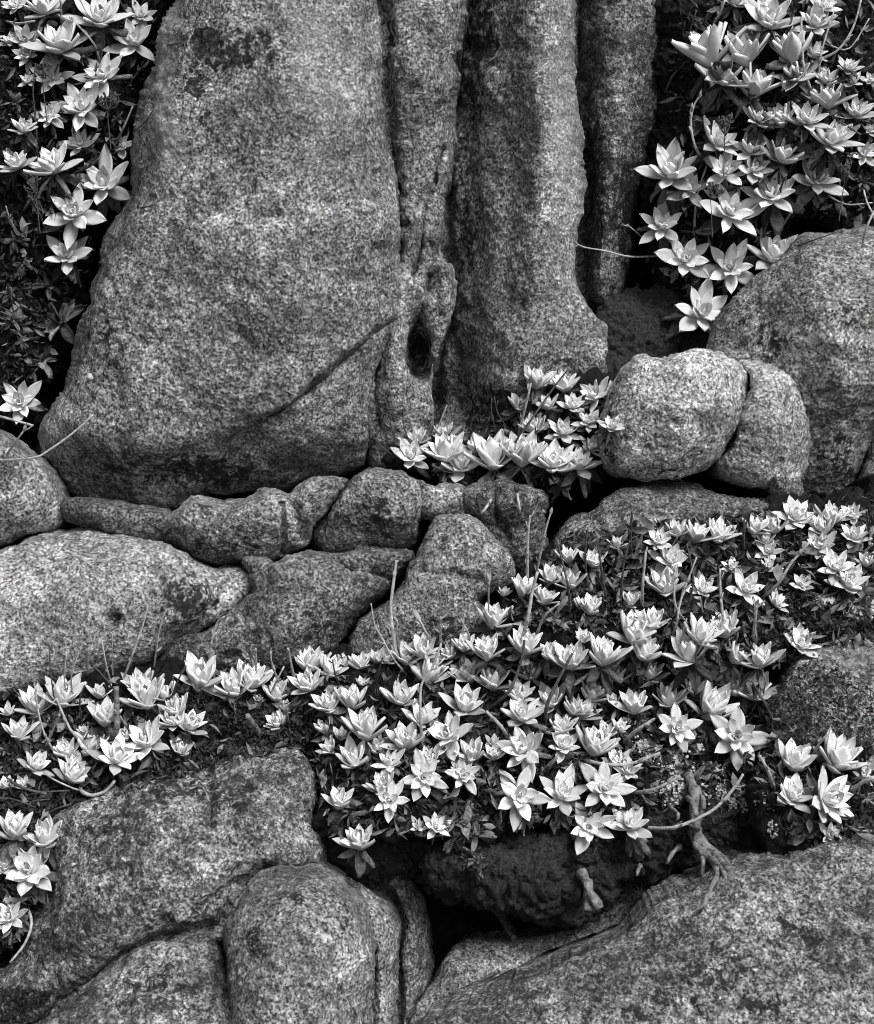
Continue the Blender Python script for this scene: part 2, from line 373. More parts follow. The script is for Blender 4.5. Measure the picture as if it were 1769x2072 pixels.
# --- the tall rocks at the back
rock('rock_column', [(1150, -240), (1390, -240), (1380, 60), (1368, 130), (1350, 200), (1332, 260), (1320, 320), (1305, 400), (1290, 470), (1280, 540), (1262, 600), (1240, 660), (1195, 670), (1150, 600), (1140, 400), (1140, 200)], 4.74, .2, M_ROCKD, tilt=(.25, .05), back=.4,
     feats=[('line', [(1168, -200), (1170, 120), (1181, 300), (1172, 500), (1180, 600), (1235, 655)], 14, -.07), ('line', [(1260, -100), (1262, 200), (1225, 420), (1210, 560)], 40, .04), ('line', [(1185, -100), (1190, 300), (1180, 560)], 22, -.05)],
     stains_shading=[(1290, 420, 60, 140, .9), (1200, 330, 30, 200, .7)], seed=1, label='dark recessed rock column, the last of the columns, beside hanging rosettes')  # darker granite and dark patches paint shade on this recessed column
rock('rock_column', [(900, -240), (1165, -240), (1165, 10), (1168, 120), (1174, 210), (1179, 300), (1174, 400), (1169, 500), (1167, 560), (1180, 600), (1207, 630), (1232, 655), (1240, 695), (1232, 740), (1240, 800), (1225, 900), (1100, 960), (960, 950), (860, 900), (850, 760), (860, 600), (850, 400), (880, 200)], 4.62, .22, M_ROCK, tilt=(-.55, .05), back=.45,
     feats=[('line', [(948, -200), (948, 3), (927, 158), (915, 270), (905, 403), (893, 500), (915, 555), (923, 610), (895, 705), (880, 785), (874, 860)], 13, -.07), ('line', [(1095, -200), (1105, 200), (1110, 400), (1080, 600), (1040, 760)], 55, .08), ('line', [(960, -200), (945, 200), (930, 400), (925, 650), (930, 830)], 50, -.09), ('line', [(1235, 650), (1160, 700), (1120, 780)], 25, -.02)],
     stains_shading=[(970, 90, 45, 150, .8), (1000, 830, 70, 70, .8), (940, 450, 45, 200, .5), (1140, 250, 40, 260, -.5)], seed=2, label='smooth tall rock column with a bright ridge, second from the largest boulder')  # left patches paint the neighbour's shade, the pale strip a lit ridge
rock('rock_column', [(735, -240), (948, -240), (948, 3), (940, 67), (927, 158), (918, 202), (913, 255), (915, 279), (911, 336), (905, 403), (895, 470), (891, 517), (913, 550), (923, 600), (919, 627), (906, 668), (893, 705), (886, 735), (880, 785), (876, 819), (872, 870), (840, 930), (760, 950), (735, 880), (725, 760), (740, 640), (750, 500), (740, 300), (730, 100)], 4.46, .2, M_ROCK, tilt=(-.05, .12), back=.4,
     feats=[('line', [(896, 302), (883, 336), (876, 373), (866, 403), (856, 447), (853, 500), (835, 560)], 6, -.035), ('pit', (807, 380), (9, 14), -.06), ('pit', (815, 455), (12, 10), -.03),
            ('pit', (846, 705), (24, 62), -.16), ('line', [(748, 690), (765, 785), (772, 860)], 9, -.04), ('line', [(775, 0), (785, 200), (800, 330), (805, 520)], 14, -.045),
            ('line', [(885, 480), (905, 560), (905, 640), (880, 720)], 14, .035), ('line', [(795, 620), (800, 720), (805, 820)], 12, .02), ('line', [(850, 640), (870, 560)], 8, -.03), ('line', [(820, 120), (870, 160)], 40, .02)],
     stains_shading=[(785, 90, 14, 120, .6), (850, 700, 30, 60, .8)], seed=3, label='narrow rock column with a pitted hollow, wedged against the largest boulder')  # narrow strip paints the groove's shade; the other patch darkens the hollow
rock('large_boulder', [(385, -240), (365, -60), (345, 40), (302, 170), (272, 250), (262, 310), (270, 380), (240, 450), (207, 520), (190, 580), (167, 680), (137, 770), (105, 830), (88, 900), (105, 960), (150, 1003), (200, 1022), (290, 1036), (370, 1026), (420, 998), (455, 1003), (540, 990), (590, 990), (612, 965), (680, 962), (742, 940), (748, 870), (756, 800), (770, 730), (795, 660), (808, 600), (812, 560), (813, 480), (806, 380), (792, 300), (778, 200), (774, 100), (766, 0), (755, -240)], 4.46, .36, M_ROCK, tilt=(0, .06), p=.27, back=.4,
     feats=[('area', [(860, 620), (775, 655), (700, 722), (620, 792), (560, 832), (505, 860), (450, 900), (420, 1060), (800, 1060)], 5, -.03), ('line', [(800, 640), (775, 655), (700, 722), (620, 792), (560, 832), (505, 858)], 5, -.04),
            ('line', [(330, 960), (420, 925), (500, 890)], 36, -.05), ('area', [(0, 900), (300, 950), (480, 940), (800, 930), (800, 1100), (0, 1100)], 70, -.09), ('area', [(380, -300), (360, 100), (300, 330), (270, 400), (150, 400), (200, -300)], 20, -.012),
            ('line', [(560, -200), (590, 300), (560, 700)], 90, .03)],
     stains_shading=[(420, 85, 80, 50, .50), (535, 65, 40, 40, .46), (480, 115, 70, 40, .48), (385, 180, 40, 80, .42), (560, 120, 24, 18, .56), (410, 75, 20, 18, .4), (440, 950, 100, 45, .75), (250, 940, 120, 50, .5), (215, 690, 70, 130, .45), (470, 330, 120, 160, .3), (338, 275, 36, 62, -1.3), (345, 60, 22, 110, -1.1), (325, 170, 20, 60, -.8), (640, 120, 90, 200, -.35)],  # pale spots paint the lit left facet and bright right side
     seed=4, label='largest tall granite boulder with a diagonal crack near its foot')
# --- right-hand boulders
rock('boulder', [(1710, 1060), (1735, 985), (1768, 885), (1850, 820), (2060, 800), (2060, 1100)], 4.45, .14, M_ROCKD, seed=5, label='dark rock beyond the narrow black cleft beside the big rounded boulder')
rock('boulder', [(1450, 660), (1500, 600), (1560, 540), (1600, 490), (1640, 460), (1700, 468), (1800, 462), (1950, 480), (2050, 600), (2000, 750), (1850, 830), (1768, 882), (1745, 950), (1722, 1015), (1640, 1040), (1500, 960), (1430, 760)], 4.52, .32, M_ROCK, tilt=(-.1, .1),
     feats=[('line', [(1640, 480), (1700, 640), (1720, 800)], 90, .05)], stains_shading=[(1560, 690, 60, 60, .6), (1720, 640, 50, 40, .5), (1690, 930, 60, 80, .5)], seed=6, label='big rounded boulder under the hanging rosettes, behind the split boulder')
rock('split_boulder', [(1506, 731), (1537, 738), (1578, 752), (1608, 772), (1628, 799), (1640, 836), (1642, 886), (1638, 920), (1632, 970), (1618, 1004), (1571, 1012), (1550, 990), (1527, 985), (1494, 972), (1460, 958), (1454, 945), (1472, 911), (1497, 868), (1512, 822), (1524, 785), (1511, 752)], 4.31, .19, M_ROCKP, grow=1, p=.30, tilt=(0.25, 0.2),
     feats=[('line', [(1603, 785), (1590, 869), (1576, 937), (1558, 970), (1548, 1005)], 8, -.03), ('area', [(1605, 770), (1590, 869), (1576, 937), (1540, 1020), (1660, 1030), (1670, 770)], 12, -.035)], seed=7, label='smaller right half of the split boulder with a grooved flank')
rock('split_boulder', [(1275, 738), (1286, 725), (1316, 718), (1363, 715), (1390, 705), (1420, 701), (1460, 718), (1497, 738), (1513, 779), (1510, 806), (1499, 846), (1485, 876), (1465, 910), (1451, 937), (1417, 960), (1376, 966), (1336, 970), (1302, 975), (1275, 960), (1242, 952), (1222, 925), (1222, 860), (1240, 790), (1258, 755)], 4.26, .2, M_ROCKP, grow=0, p=.30, tilt=(0, 0.18), seed=8, feats=[('line', [(1350, 730), (1330, 830), (1300, 950)], 30, -.015)], stains_shading=[(1380, 950, 80, 25, .4)],
     label='larger left half of the split boulder, pale and rounded')
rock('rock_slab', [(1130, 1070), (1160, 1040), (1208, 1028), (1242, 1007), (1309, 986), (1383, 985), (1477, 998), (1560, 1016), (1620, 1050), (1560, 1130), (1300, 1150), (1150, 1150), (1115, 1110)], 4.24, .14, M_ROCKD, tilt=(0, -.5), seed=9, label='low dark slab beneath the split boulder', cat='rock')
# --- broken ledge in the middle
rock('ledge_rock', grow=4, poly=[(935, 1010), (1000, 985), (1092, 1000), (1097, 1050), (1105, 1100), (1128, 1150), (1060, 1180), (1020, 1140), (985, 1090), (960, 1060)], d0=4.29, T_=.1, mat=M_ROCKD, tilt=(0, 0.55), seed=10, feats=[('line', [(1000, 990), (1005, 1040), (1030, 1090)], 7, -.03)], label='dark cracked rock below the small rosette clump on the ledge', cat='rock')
rock('ledge_rock', grow=4, poly=[(742, 955), (810, 962), (870, 985), (930, 1000), (945, 1040), (900, 1060), (855, 1050), (846, 1092), (832, 1112), (790, 1114), (740, 1108), (690, 1117), (655, 1122), (636, 1100), (640, 1075), (670, 1030), (700, 978)], d0=4.29, T_=.14, mat=M_ROCK, tilt=(0, 0.55), seed=11, feats=[('line', [(850, 985), (852, 1040), (845, 1090)], 6, -.03), ('line', [(700, 1040), (760, 1030), (830, 1050)], 25, .015)], stains_shading=[(760, 1040, 70, 50, .6)], label='blocky ledge rock at the foot of the narrow column', cat='rock')
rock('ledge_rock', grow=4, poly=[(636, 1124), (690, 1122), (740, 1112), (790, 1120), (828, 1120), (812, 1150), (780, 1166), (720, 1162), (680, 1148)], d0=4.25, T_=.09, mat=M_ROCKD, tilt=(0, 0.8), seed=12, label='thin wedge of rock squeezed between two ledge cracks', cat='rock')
rock('ledge_rock', grow=4, poly=[(328, 1075), (345, 1048), (380, 1018), (400, 1003), (450, 1010), (500, 1008), (540, 988), (570, 998), (585, 1000), (620, 970), (690, 965), (700, 985), (670, 1025), (638, 1075), (632, 1100), (600, 1120), (560, 1137), (500, 1138), (450, 1142), (400, 1132), (365, 1110), (338, 1095)], d0=4.27, T_=.13, mat=M_ROCK, tilt=(0, 0.55), seed=13, feats=[('line', [(570, 1020), (574, 1060), (573, 1120)], 4, -.03), ('line', [(560, 1000), (600, 1035), (615, 1090)], 10, -.02)], stains_shading=[(450, 1110, 110, 22, .6)], label='knobbly ledge rock under the largest boulder with a vertical crack', cat='rock')
rock('ledge_rock', grow=4, poly=[(126, 1016), (150, 1003), (200, 1018), (270, 1034), (330, 1042), (342, 1065), (328, 1090), (280, 1084), (220, 1068), (160, 1054), (134, 1038)], d0=4.26, T_=.08, mat=M_ROCKD, tilt=(0, 0.8), seed=14, label='thin low ledge rock tucked under the largest boulder', cat='rock')
rock('ledge_rock', grow=4, poly=[(490, 1130), (540, 1128), (556, 1145), (546, 1166), (525, 1172), (500, 1152)], d0=4.18, T_=.05, mat=M_ROCKD, seed=15, amp=.6, back=.12, label='small dark stone stuck in the ledge crack', cat='rock')
rock('ledge_rock', grow=4, poly=[(866, 1080), (876, 1050), (910, 1042), (950, 1057), (970, 1083), (990, 1107), (1020, 1130), (1036, 1161), (1018, 1180), (990, 1190), (965, 1215), (990, 1260), (980, 1320), (900, 1360), (760, 1370), (695, 1350), (703, 1310), (717, 1273), (737, 1248), (771, 1225), (797, 1201), (824, 1174), (831, 1147), (850, 1125)], d0=4.21, T_=.17, mat=M_ROCK, tilt=(-0.1, 0.05), seed=16, feats=[('line', [(830, 1150), (900, 1165), (1000, 1170)], 14, -.012), ('line', [(940, 1070), (990, 1130), (1000, 1160)], 25, .02)], stains_shading=[(900, 1280, 120, 50, .55)], label='rounded ledge rock right of the diagonal gap, above the rosette mat', cat='rock')
rock('ledge_rock', grow=4, poly=[(505, 1165), (545, 1145), (590, 1124), (630, 1120), (690, 1150), (720, 1164), (785, 1168), (775, 1190), (750, 1213), (724, 1240), (708, 1270), (693, 1302), (670, 1330), (600, 1350), (480, 1360), (350, 1360), (310, 1320), (360, 1290), (430, 1270), (480, 1225), (515, 1190)], d0=4.22, T_=.16, mat=M_ROCKD, tilt=(0.15, 0.25), seed=17, feats=[('line', [(540, 1180), (520, 1240), (430, 1290), (320, 1320)], 20, -.02)], stains_shading=[(640, 1280, 60, 60, .6), (720, 1190, 50, 25, .4)], label='dark wedge-shaped ledge rock left of the diagonal gap', cat='rock')
rock('boulder', [(-280, 840), (-100, 850), (0, 878), (50, 908), (90, 950), (118, 1000), (130, 1040), (122, 1068), (60, 1082), (0, 1100), (-280, 1130)], 4.30, .18, M_ROCK, tilt=(0, 0.15), seed=18, label='rounded rock at the foot of the left-hand rosette bank')
rock('boulder', [(-280, 1110), (0, 1105), (55, 1083), (110, 1073), (200, 1080), (290, 1085), (340, 1100), (390, 1125), (430, 1145), (490, 1152), (524, 1176), (512, 1205), (470, 1245), (420, 1275), (350, 1310), (300, 1345), (200, 1370), (100, 1390), (0, 1430), (-280, 1480)], 4.22, .24, M_ROCKL, tilt=(0, -.35), seed=19, feats=[('line', [(524, 1180), (512, 1205), (470, 1245), (420, 1275), (350, 1310)], 9, -.03), ('pit', (230, 1250), (16, 16), -.04), ('line', [(470, 1190), (430, 1240), (360, 1290)], 26, -.03)], stains_shading=[(380, 1220, 80, 60, .7), (235, 1255, 14, 18, .9), (130, 1160, 60, 25, .3)], label='broad pale sloping boulder behind the left rosette mat')
# --- right rocks within the mat
rock('boulder', [(1550, 1430), (1575, 1380), (1620, 1330), (1665, 1290), (1700, 1264), (1769, 1285), (1900, 1290), (2060, 1330), (2060, 1560), (1769, 1550), (1700, 1530), (1620, 1530), (1560, 1510)], 3.98, .14, M_ROCKM, tilt=(0, -.6), seed=20, stains_shading=[(1640, 1450, 60, 70, .4), (1710, 1330, 60, 40, -.6)], label='lichened rock with creeping dark plants, right of the main mat')
rock('boulder', [(1470, 1310), (1495, 1285), (1525, 1270), (1562, 1265), (1595, 1290), (1600, 1330), (1560, 1345), (1510, 1335)], 4.03, .06, M_ROCK, seed=21, back=.15, label='small pale rock surrounded by rosettes below the mid slope', cat='rock')
# --- foreground
rock('boulder', [(100, 1690), (116, 1655), (161, 1628), (218, 1603), (285, 1570), (330, 1552), (400, 1543), (470, 1518), (520, 1507), (570, 1511), (618, 1530), (640, 1570), (650, 1610), (645, 1650), (658, 1700), (650, 1750), (610, 1790), (560, 1850), (480, 1920), (350, 1960), (220, 2010), (100, 2060), (-100, 2100), (-60, 2000), (40, 1950), (72, 1880), (88, 1830), (104, 1780)], 3.95, .24, M_ROCKM, tilt=(0, -.35), p=.32, amp=1.3, seed=22,
     feats=[('line', [(60, 2075), (150, 2002), (220, 1952), (290, 1912), (350, 1890), (420, 1878), (450, 1880), (470, 1840), (500, 1790), (530, 1765), (640, 1757)], 11, -.05), ('line', [(255, 1620), (250, 1660), (248, 1710)], 9, -.018), ('line', [(415, 1550), (426, 1600), (424, 1670)], 9, -.022), ('line', [(300, 1885), (420, 1850), (500, 1780)], 30, -.03), ('line', [(330, 1560), (340, 1640), (330, 1720)], 50, .015)],
     stains_shading=[(330, 1590, 110, 40, .6), (480, 1620, 90, 50, .5), (200, 1680, 80, 50, .5), (430, 1830, 90, 40, .5), (160, 1860, 70, 60, .35)], label='broad lichened foreground boulder below the left rosette mat')
rock('boulder', [(60, 2075), (150, 2002), (220, 1952), (290, 1912), (350, 1890), (420, 1878), (465, 1930), (480, 1990), (500, 2072), (500, 2290), (-280, 2290), (-150, 2180)], 3.74, .2, M_ROCKM, tilt=(0, -.4), seed=23, stains_shading=[(300, 1990, 120, 50, .5)], label='low foreground rock left of the rounded knobs')
rock('foreground_knob', [(655, 1745), (690, 1725), (740, 1717), (790, 1734), (830, 1765), (858, 1800), (871, 1855), (875, 1900), (868, 1960), (852, 2040), (836, 2090), (830, 2290), (720, 2290), (740, 1950), (760, 1850), (700, 1790)], 4.1, .2, M_ROCK, tilt=(.2, -.15), p=.42, seed=24, feats=[('line', [(740, 1786), (787, 1813), (810, 1850), (815, 1880), (805, 1925), (806, 1970), (800, 2290)], 11, -.06)], label='outermost of three rounded rock folds beside the black cavity')
rock('foreground_knob', [(640, 1752), (690, 1770), (740, 1788), (785, 1815), (806, 1850), (812, 1880), (802, 1925), (803, 1970), (798, 2072), (795, 2290), (680, 2290), (700, 2000), (700, 1880), (670, 1800)], 3.95, .21, M_ROCK, tilt=(.2, -.15), p=.38, seed=25, stains_shading=[(690, 1790, 25, 20, .6)], feats=[('line', [(640, 1757), (690, 1790), (720, 1830), (745, 1930), (748, 2000), (744, 2290)], 13, -.07)], label='middle of three rounded rock folds in the foreground')
rock('foreground_knob', [(498, 1792), (530, 1765), (580, 1754), (640, 1757), (690, 1790), (718, 1830), (735, 1870), (745, 1930), (746, 2000), (742, 2072), (742, 2290), (440, 2290), (458, 2050), (466, 1960), (445, 1885), (470, 1840)], 3.71, .25, M_ROCK, tilt=(0, -.15), p=.45, seed=26, stains_shading=[(520, 1900, 30, 40, .8), (600, 1810, 60, 20, .5), (690, 1880, 16, 60, .5)], label='innermost and largest of three rounded rock folds in the foreground')
rock('boulder', [(820, 2110), (862, 1995), (930, 1905), (1000, 1893), (1100, 1885), (1200, 1868), (1240, 1800), (1290, 1768), (1340, 1760), (1420, 1745), (1440, 1790), (1340, 1850), (1230, 1930), (1090, 1990), (960, 2050), (870, 2120)], 4.04, .12, M_ROCKL, tilt=(0, -.4), seed=27, feats=[('line', [(957, 2030), (1084, 1970), (1225, 1909), (1336, 1822), (1417, 1781)], 12, -.02)], label='smooth low rock below the overhanging root bank')
rock('boulder', [(840, 2090), (880, 2060), (957, 2030), (1004, 2010), (1084, 1970), (1160, 1940), (1225, 1909), (1336, 1822), (1417, 1781), (1494, 1734), (1605, 1716), (1763, 1674), (2060, 1650), (2060, 2290), (800, 2290)], 3.64, .2, M_ROCKM, tilt=(-.05, -.55), p=.2, seed=28, stains_shading=[(1450, 1960, 140, 70, .45), (1640, 1870, 90, 60, .5), (1300, 2040, 150, 40, .45), (1560, 2040, 80, 40, .4)], label='great sloping foreground rock under the gnarled root')

# ------------------------------------------------------------------ leaf meshes
def leaf_mesh(name, wf, bend, cup, thick, mat, twist=0, wave=0, na=9, nc=5, seed=0):
    rr = random.Random(seed); V = []; E = []
    ph = rr.random() * 6
    for side in (1, -1):
        for i in range(na):
            s = i / (na - 1)
            w = wf * (.52 + .48 * math.sin(min(1, s / .56) * math.pi / 2)) if s < .56 else wf * max(.015, (1 - ((s - .56) / .44) ** 1.75))
            th = thick * (1 - s * .75) * (1 if s < .97 else .2)
            zc = bend * s * s; xc = s - .35 * bend * bend * s
            tw = twist * s
            for j in range(nc):
                y = -1 + 2 * j / (nc - 1)
                z = cup * wf * y * y + side * th * (1 - abs(y) ** 2.2) * .5
                yy = y * w / 2
                z += wave * math.sin(s * 9 + ph + y * 2) * .5 + wave * y * math.cos(s * 7 + ph)
                V.append((xc, yy * math.cos(tw) - z * math.sin(tw), zc + z * math.cos(tw) + yy * math.sin(tw)))
                E.append(max(abs(y) ** 2, s ** 3))
    Q = []
    n = na * nc
    for i in range(na - 1):
        for j in range(nc - 1):
            a = i * nc + j; Q.append((a, a + nc, a + nc + 1, a + 1)); b = n + a; Q.append((b, b + 1, b + nc + 1, b + nc))
    # weld margins
    mp = list(range(2 * n))
    for i in range(na):
        for j in (0, nc - 1): mp[n + i * nc + j] = i * nc + j
    Q = [tuple(mp[k] for k in q) for q in Q]
    used = sorted(set(mp)); ren = {k: i for i, k in enumerate(used)}
    Q = [tuple(ren[k] for k in q) for q in Q]
    me = new_mesh(name, [V[k] for k in used], Q)
    at = me.attributes.new('edge', 'FLOAT', 'POINT')
    ev = np.array([E[k] for k in used], np.float32)
    if len(me.vertices) == len(ev): at.data.foreach_set('value', ev)
    me.materials.append(mat); return me
LEAF = {}
for kind, wf in (('outer', .41), ('mid', .46), ('inner', .56)):
    LEAF[kind] = [leaf_mesh('leaf', wf * (0.9 + .2 * random.random()), b, c, .085, M_LEAF, twist=t, seed=i)
                  for i, (b, c, t) in enumerate([(.10, .16, .1), (.18, .22, -.12), (.02, .14, .05), (-.07, .18, -.2), (.26, .26, .15), (.12, .20, .0)])]
DRY = [leaf_mesh('dry_leaf', .26 + .1 * random.random(), b, c, .03, M_DRY, twist=t, wave=.03 + .03 * random.random(), seed=20 + i)
       for i, (b, c, t) in enumerate([(-.35, .5, .6), (.3, .6, -.9), (-.5, .35, 1.2), (.1, .7, -.5), (-.2, .4, 1.6)])]
def tube_mesh(name, pts, rad, mat, n=6, knot=0, seed=0):
    rr = random.Random(seed); pts = [Vector(p) for p in pts]
    # resample
    out = []; m = len(pts)
    for i in range(m - 1):
        p0, p1, p2, p3 = pts[max(0, i - 1)], pts[i], pts[i + 1], pts[min(m - 1, i + 2)]
        k = max(2, int((p2 - p1).length / .012))
        for j in range(k):
            t = j / k
            out.append(.5 * ((2 * p1) + (-p0 + p2) * t + (2 * p0 - 5 * p1 + 4 * p2 - p3) * t * t + (-p0 + 3 * p1 - 3 * p2 + p3) * t ** 3))
    out.append(pts[-1]); V = []; Q = []; T3 = []
    N = len(out)
    for i, p in enumerate(out):
        t = (out[min(N - 1, i + 1)] - out[max(0, i - 1)]).normalized()
        a = t.orthogonal().normalized() if i == 0 else (a - t * a.dot(t)).normalized()
        b = t.cross(a); f = i / max(1, N - 1)
        r = (rad[0] + (rad[1] - rad[0]) * f) * (1 + knot * (rr.random() - .4))
        for k in range(n):
            an = 2 * math.pi * k / n; rk = r * (1 + knot * .5 * (rr.random() - .5)); V.append(p + (a * math.cos(an) + b * math.sin(an)) * rk)
    for i in range(N - 1):
        for k in range(n):
            k2 = (k + 1) % n; Q.append((i * n + k, i * n + k2, i * n + n + k2, i * n + n + k))
    c0 = len(V); V.append(out[0]); V.append(out[-1])
    for k in range(n):
        k2 = (k + 1) % n; T3.append((c0, k2, k)); T3.append((c0 + 1, (N - 1) * n + k, (N - 1) * n + k2))
    me = new_mesh(name, V, Q, T3); me.materials.append(mat); return me, out
STEM_ME, _ = tube_mesh('stem', [(0, 0, 0), (.01, 0, -.35), (-.01, .01, -.7), (0, 0, -1)], (.11, .10), M_ROOT, knot=.3)

# ------------------------------------------------------------------ rosettes: tile, heart/centre pixel, width, bearing
# F faces outwards (open star), T half turned up, U upright cup, D withered
ROS = {
 (0, 0): """95,40,140,F 260,40,210,T 600,90,280,T 845,100,180,F 60,240,120,T 155,240,190,F 365,250,300,T 810,265,285,F 165,335,150,F 315,475,210,F 170,490,110,F 622,465,285,F
  490,660,290,F 303,705,175,F 135,765,150,T 487,875,210,F 722,880,210,F 88,980,180,T 305,985,250,T 308,1115,95,F 630,1118,345,F 450,1290,325,F 405,1550,280,F 240,395,110,D 560,200,120,D 650,560,120,D 480,330,120,D 700,700,100,D 200,1180,140,D 350,1150,130,D 90,1430,130,D 90,600,120,D""",
 (0, 1): """70,370,140,D 350,390,270,D 255,620,170,D 130,510,90,D 60,220,110,D 125,890,250,F 290,170,150,D 150,40,130,D""",
 (2, 0): """1140,110,290,T 1420,130,210,T 1470,30,160,T 935,5,140,T 755,270,310,U 985,285,280,U 1270,275,240,U 1410,310,160,T 860,450,260,T 1070,490,240,U 1290,440,230,T 1480,470,160,T 1490,565,210,U 1620,400,130,T 1640,480,120,T 1745,480,100,T
  1080,705,170,T 1205,700,160,U 1365,705,230,T 1660,665,190,T 1520,825,260,T 1745,780,100,T 840,845,230,T 1030,885,210,T 1230,925,250,T 1710,930,170,F 540,1025,290,T 1040,1025,240,F 870,1040,260,F 660,1145,250,F 1150,1185,330,F 1420,1095,300,F
  900,1290,335,F 490,1370,260,F 1165,1520,310,T 630,1565,300,F 905,1625,310,F 1100,1400,90,T 1300,585,90,D 745,720,170,D 1290,590,140,D 1060,600,150,D 860,560,150,D 1410,900,140,D 1200,1040,130,D 640,1230,140,D 1700,1080,120,D 740,120,100,D""",
 (2, 1): """725,355,345,F 80,840,170,T 195,825,125,U 50,1000,130,T 195,1025,135,T 70,1150,135,T 20,1260,130,T 130,920,80,D 680,170,120,D""",
 (1, 1): """1480,740,165,U 1650,765,155,U 1390,890,140,U 1550,890,120,U 1700,900,140,T 1460,1025,145,U 1640,1055,165,T 760,1095,145,U 925,1065,140,U 1000,1110,65,U 1100,1150,125,U 725,1205,195,T 930,1165,215,U 1025,1260,235,T 1220,1190,270,U 1400,1180,240,U 1580,1235,250,T 1740,1250,210,T
  960,1340,160,D 1300,1330,150,D 1640,1380,160,D 1500,960,90,D 900,1280,100,D""",
 (0, 2): """215,1150,210,U 380,1100,230,U 610,1090,125,U 630,1230,180,U 110,1320,160,U 840,1035,165,U 880,1110,230,U 990,1100,130,U 1200,990,230,U 1195,1065,85,U 1400,1055,210,U 1510,1005,200,U 1665,1095,160,U 1550,1130,65,U 1725,1180,95,U 1665,1270,140,U 1060,1180,155,U 1030,1250,160,U 1150,1275,170,U 870,1385,250,T 745,1355,110,U
  1090,1430,125,U 540,1400,190,U 390,1440,150,U 710,1480,250,T 440,1515,120,U 220,1520,160,U 510,1320,85,U 50,1205,90,U 40,1440,110,D 300,1260,120,D 800,1230,130,D 1400,1150,130,D 1210,1120,120,D""",
 (0, 3): """450,40,190,U 30,110,100,U 140,110,90,U 85,370,200,U 260,420,200,U 168,620,300,T 30,590,150,T 50,905,190,T 130,760,140,D 70,480,120,D""",
 (1, 2): """120,910,190,U 240,945,160,U 330,910,90,U 420,910,130,U 520,880,110,U 590,885,110,U 100,1035,170,U 435,1035,75,U 700,870,160,U 800,830,160,U 870,905,160,U 840,965,210,U 950,855,110,U 1050,800,130,U 1180,830,180,U 1070,975,180,U 1215,1005,200,U 1230,640,180,U 1290,490,75,U 1410,460,160,U 1440,960,180,U 1420,800,185,U 1560,850,130,U 1540,515,140,U 1570,390,140,U 1680,420,150,U 1680,270,120,U 1755,560,95,U 1690,885,200,U
  230,1155,165,U 370,1130,180,U 670,1110,185,U 1050,1150,205,U 1380,1100,160,U 1560,1130,180,U 1395,1225,230,T 1720,1180,140,U 195,1305,115,U 310,1350,95,U 460,1290,240,U 800,1235,180,U 950,1345,250,T 690,1370,210,U 1630,1290,140,U 235,1425,115,U 525,1430,115,U 1090,1455,160,U 1230,1390,85,U 1225,1460,125,U 1400,1435,250,T 1640,1410,170,T 380,1480,185,U 590,1515,160,T 1020,1540,120,U 820,1500,150,U
  1290,740,110,D 1480,640,120,D 1600,640,120,D 1330,960,100,D 920,1080,110,D 560,1040,120,D 1100,1290,140,D 600,1210,110,D 1720,1000,110,D 1640,1520,130,D 900,1490,120,D""",
 (1, 3): """290,200,160,U 550,110,160,U 600,210,220,F 805,70,260,F 1045,55,200,F 770,365,95,T 880,365,140,T 410,440,180,U 145,605,85,U 1120,550,150,D 1120,410,170,D 970,320,150,D 1060,300,140,D 1375,180,325,F 1640,165,240,T 360,270,140,D 1400,300,170,D 1640,320,140,D 1060,330,210,D 1150,470,190,D 1000,410,170,D 1130,610,130,D 1090,540,150,D""",
 (2, 3): """140,140,290,F 290,30,140,T 50,370,270,F 300,350,220,T 1285,180,240,T 1500,200,290,T 1500,425,155,F 1710,60,110,T 1380,330,200,D 1560,300,150,D 1720,190,110,D 90,460,120,D""",
 (2, 2): """80,290,140,U 60,570,150,U 300,540,120,U 320,120,140,D 220,190,110,U 470,180,140,T 580,110,130,U 710,130,150,U 835,130,170,U 545,290,205,T 500,440,210,U 740,470,150,T 1060,90,140,U 1160,90,140,U 1110,170,95,U 1130,240,140,T 1300,30,210,T 1460,90,180,U 1520,30,160,U 1640,20,130,T 1650,150,160,T 1440,210,170,T 910,340,115,T 1125,340,125,T 1330,440,125,T 1540,340,185,T 1620,430,200,T 1720,300,110,U 1000,470,190,T 1185,550,130,T
  20,760,110,U 150,850,220,U 330,720,230,U 440,660,160,U 385,840,190,U 650,840,230,U 740,730,210,U 870,700,180,U 950,870,160,U 1080,880,190,U 1335,800,180,T 20,900,100,U 225,970,160,U 420,970,175,U 595,940,160,U 805,990,170,U 680,1060,140,U 930,1060,170,U 1060,1070,210,U 75,1090,160,U 200,1140,95,U 325,1160,180,U 530,1120,180,U 800,1170,260,U 30,1200,160,U 580,1310,250,F 945,1370,330,F 240,1300,105,U 100,1400,210,U 150,1330,130,U 220,1500,130,U 1290,1490,210,U 1570,1475,265,U 1745,1540,90,T
  380,230,150,D 760,260,190,D 860,200,150,D 650,560,130,D 1010,580,140,D 1130,420,110,D 560,640,120,D 1280,130,140,D 1450,300,110,D 1640,260,120,D 820,850,120,D 1310,900,110,D 1190,900,120,D 480,1020,90,D 950,1480,160,D 350,1260,110,D 1180,640,110,D 120,430,140,D 200,330,120,D""",
}
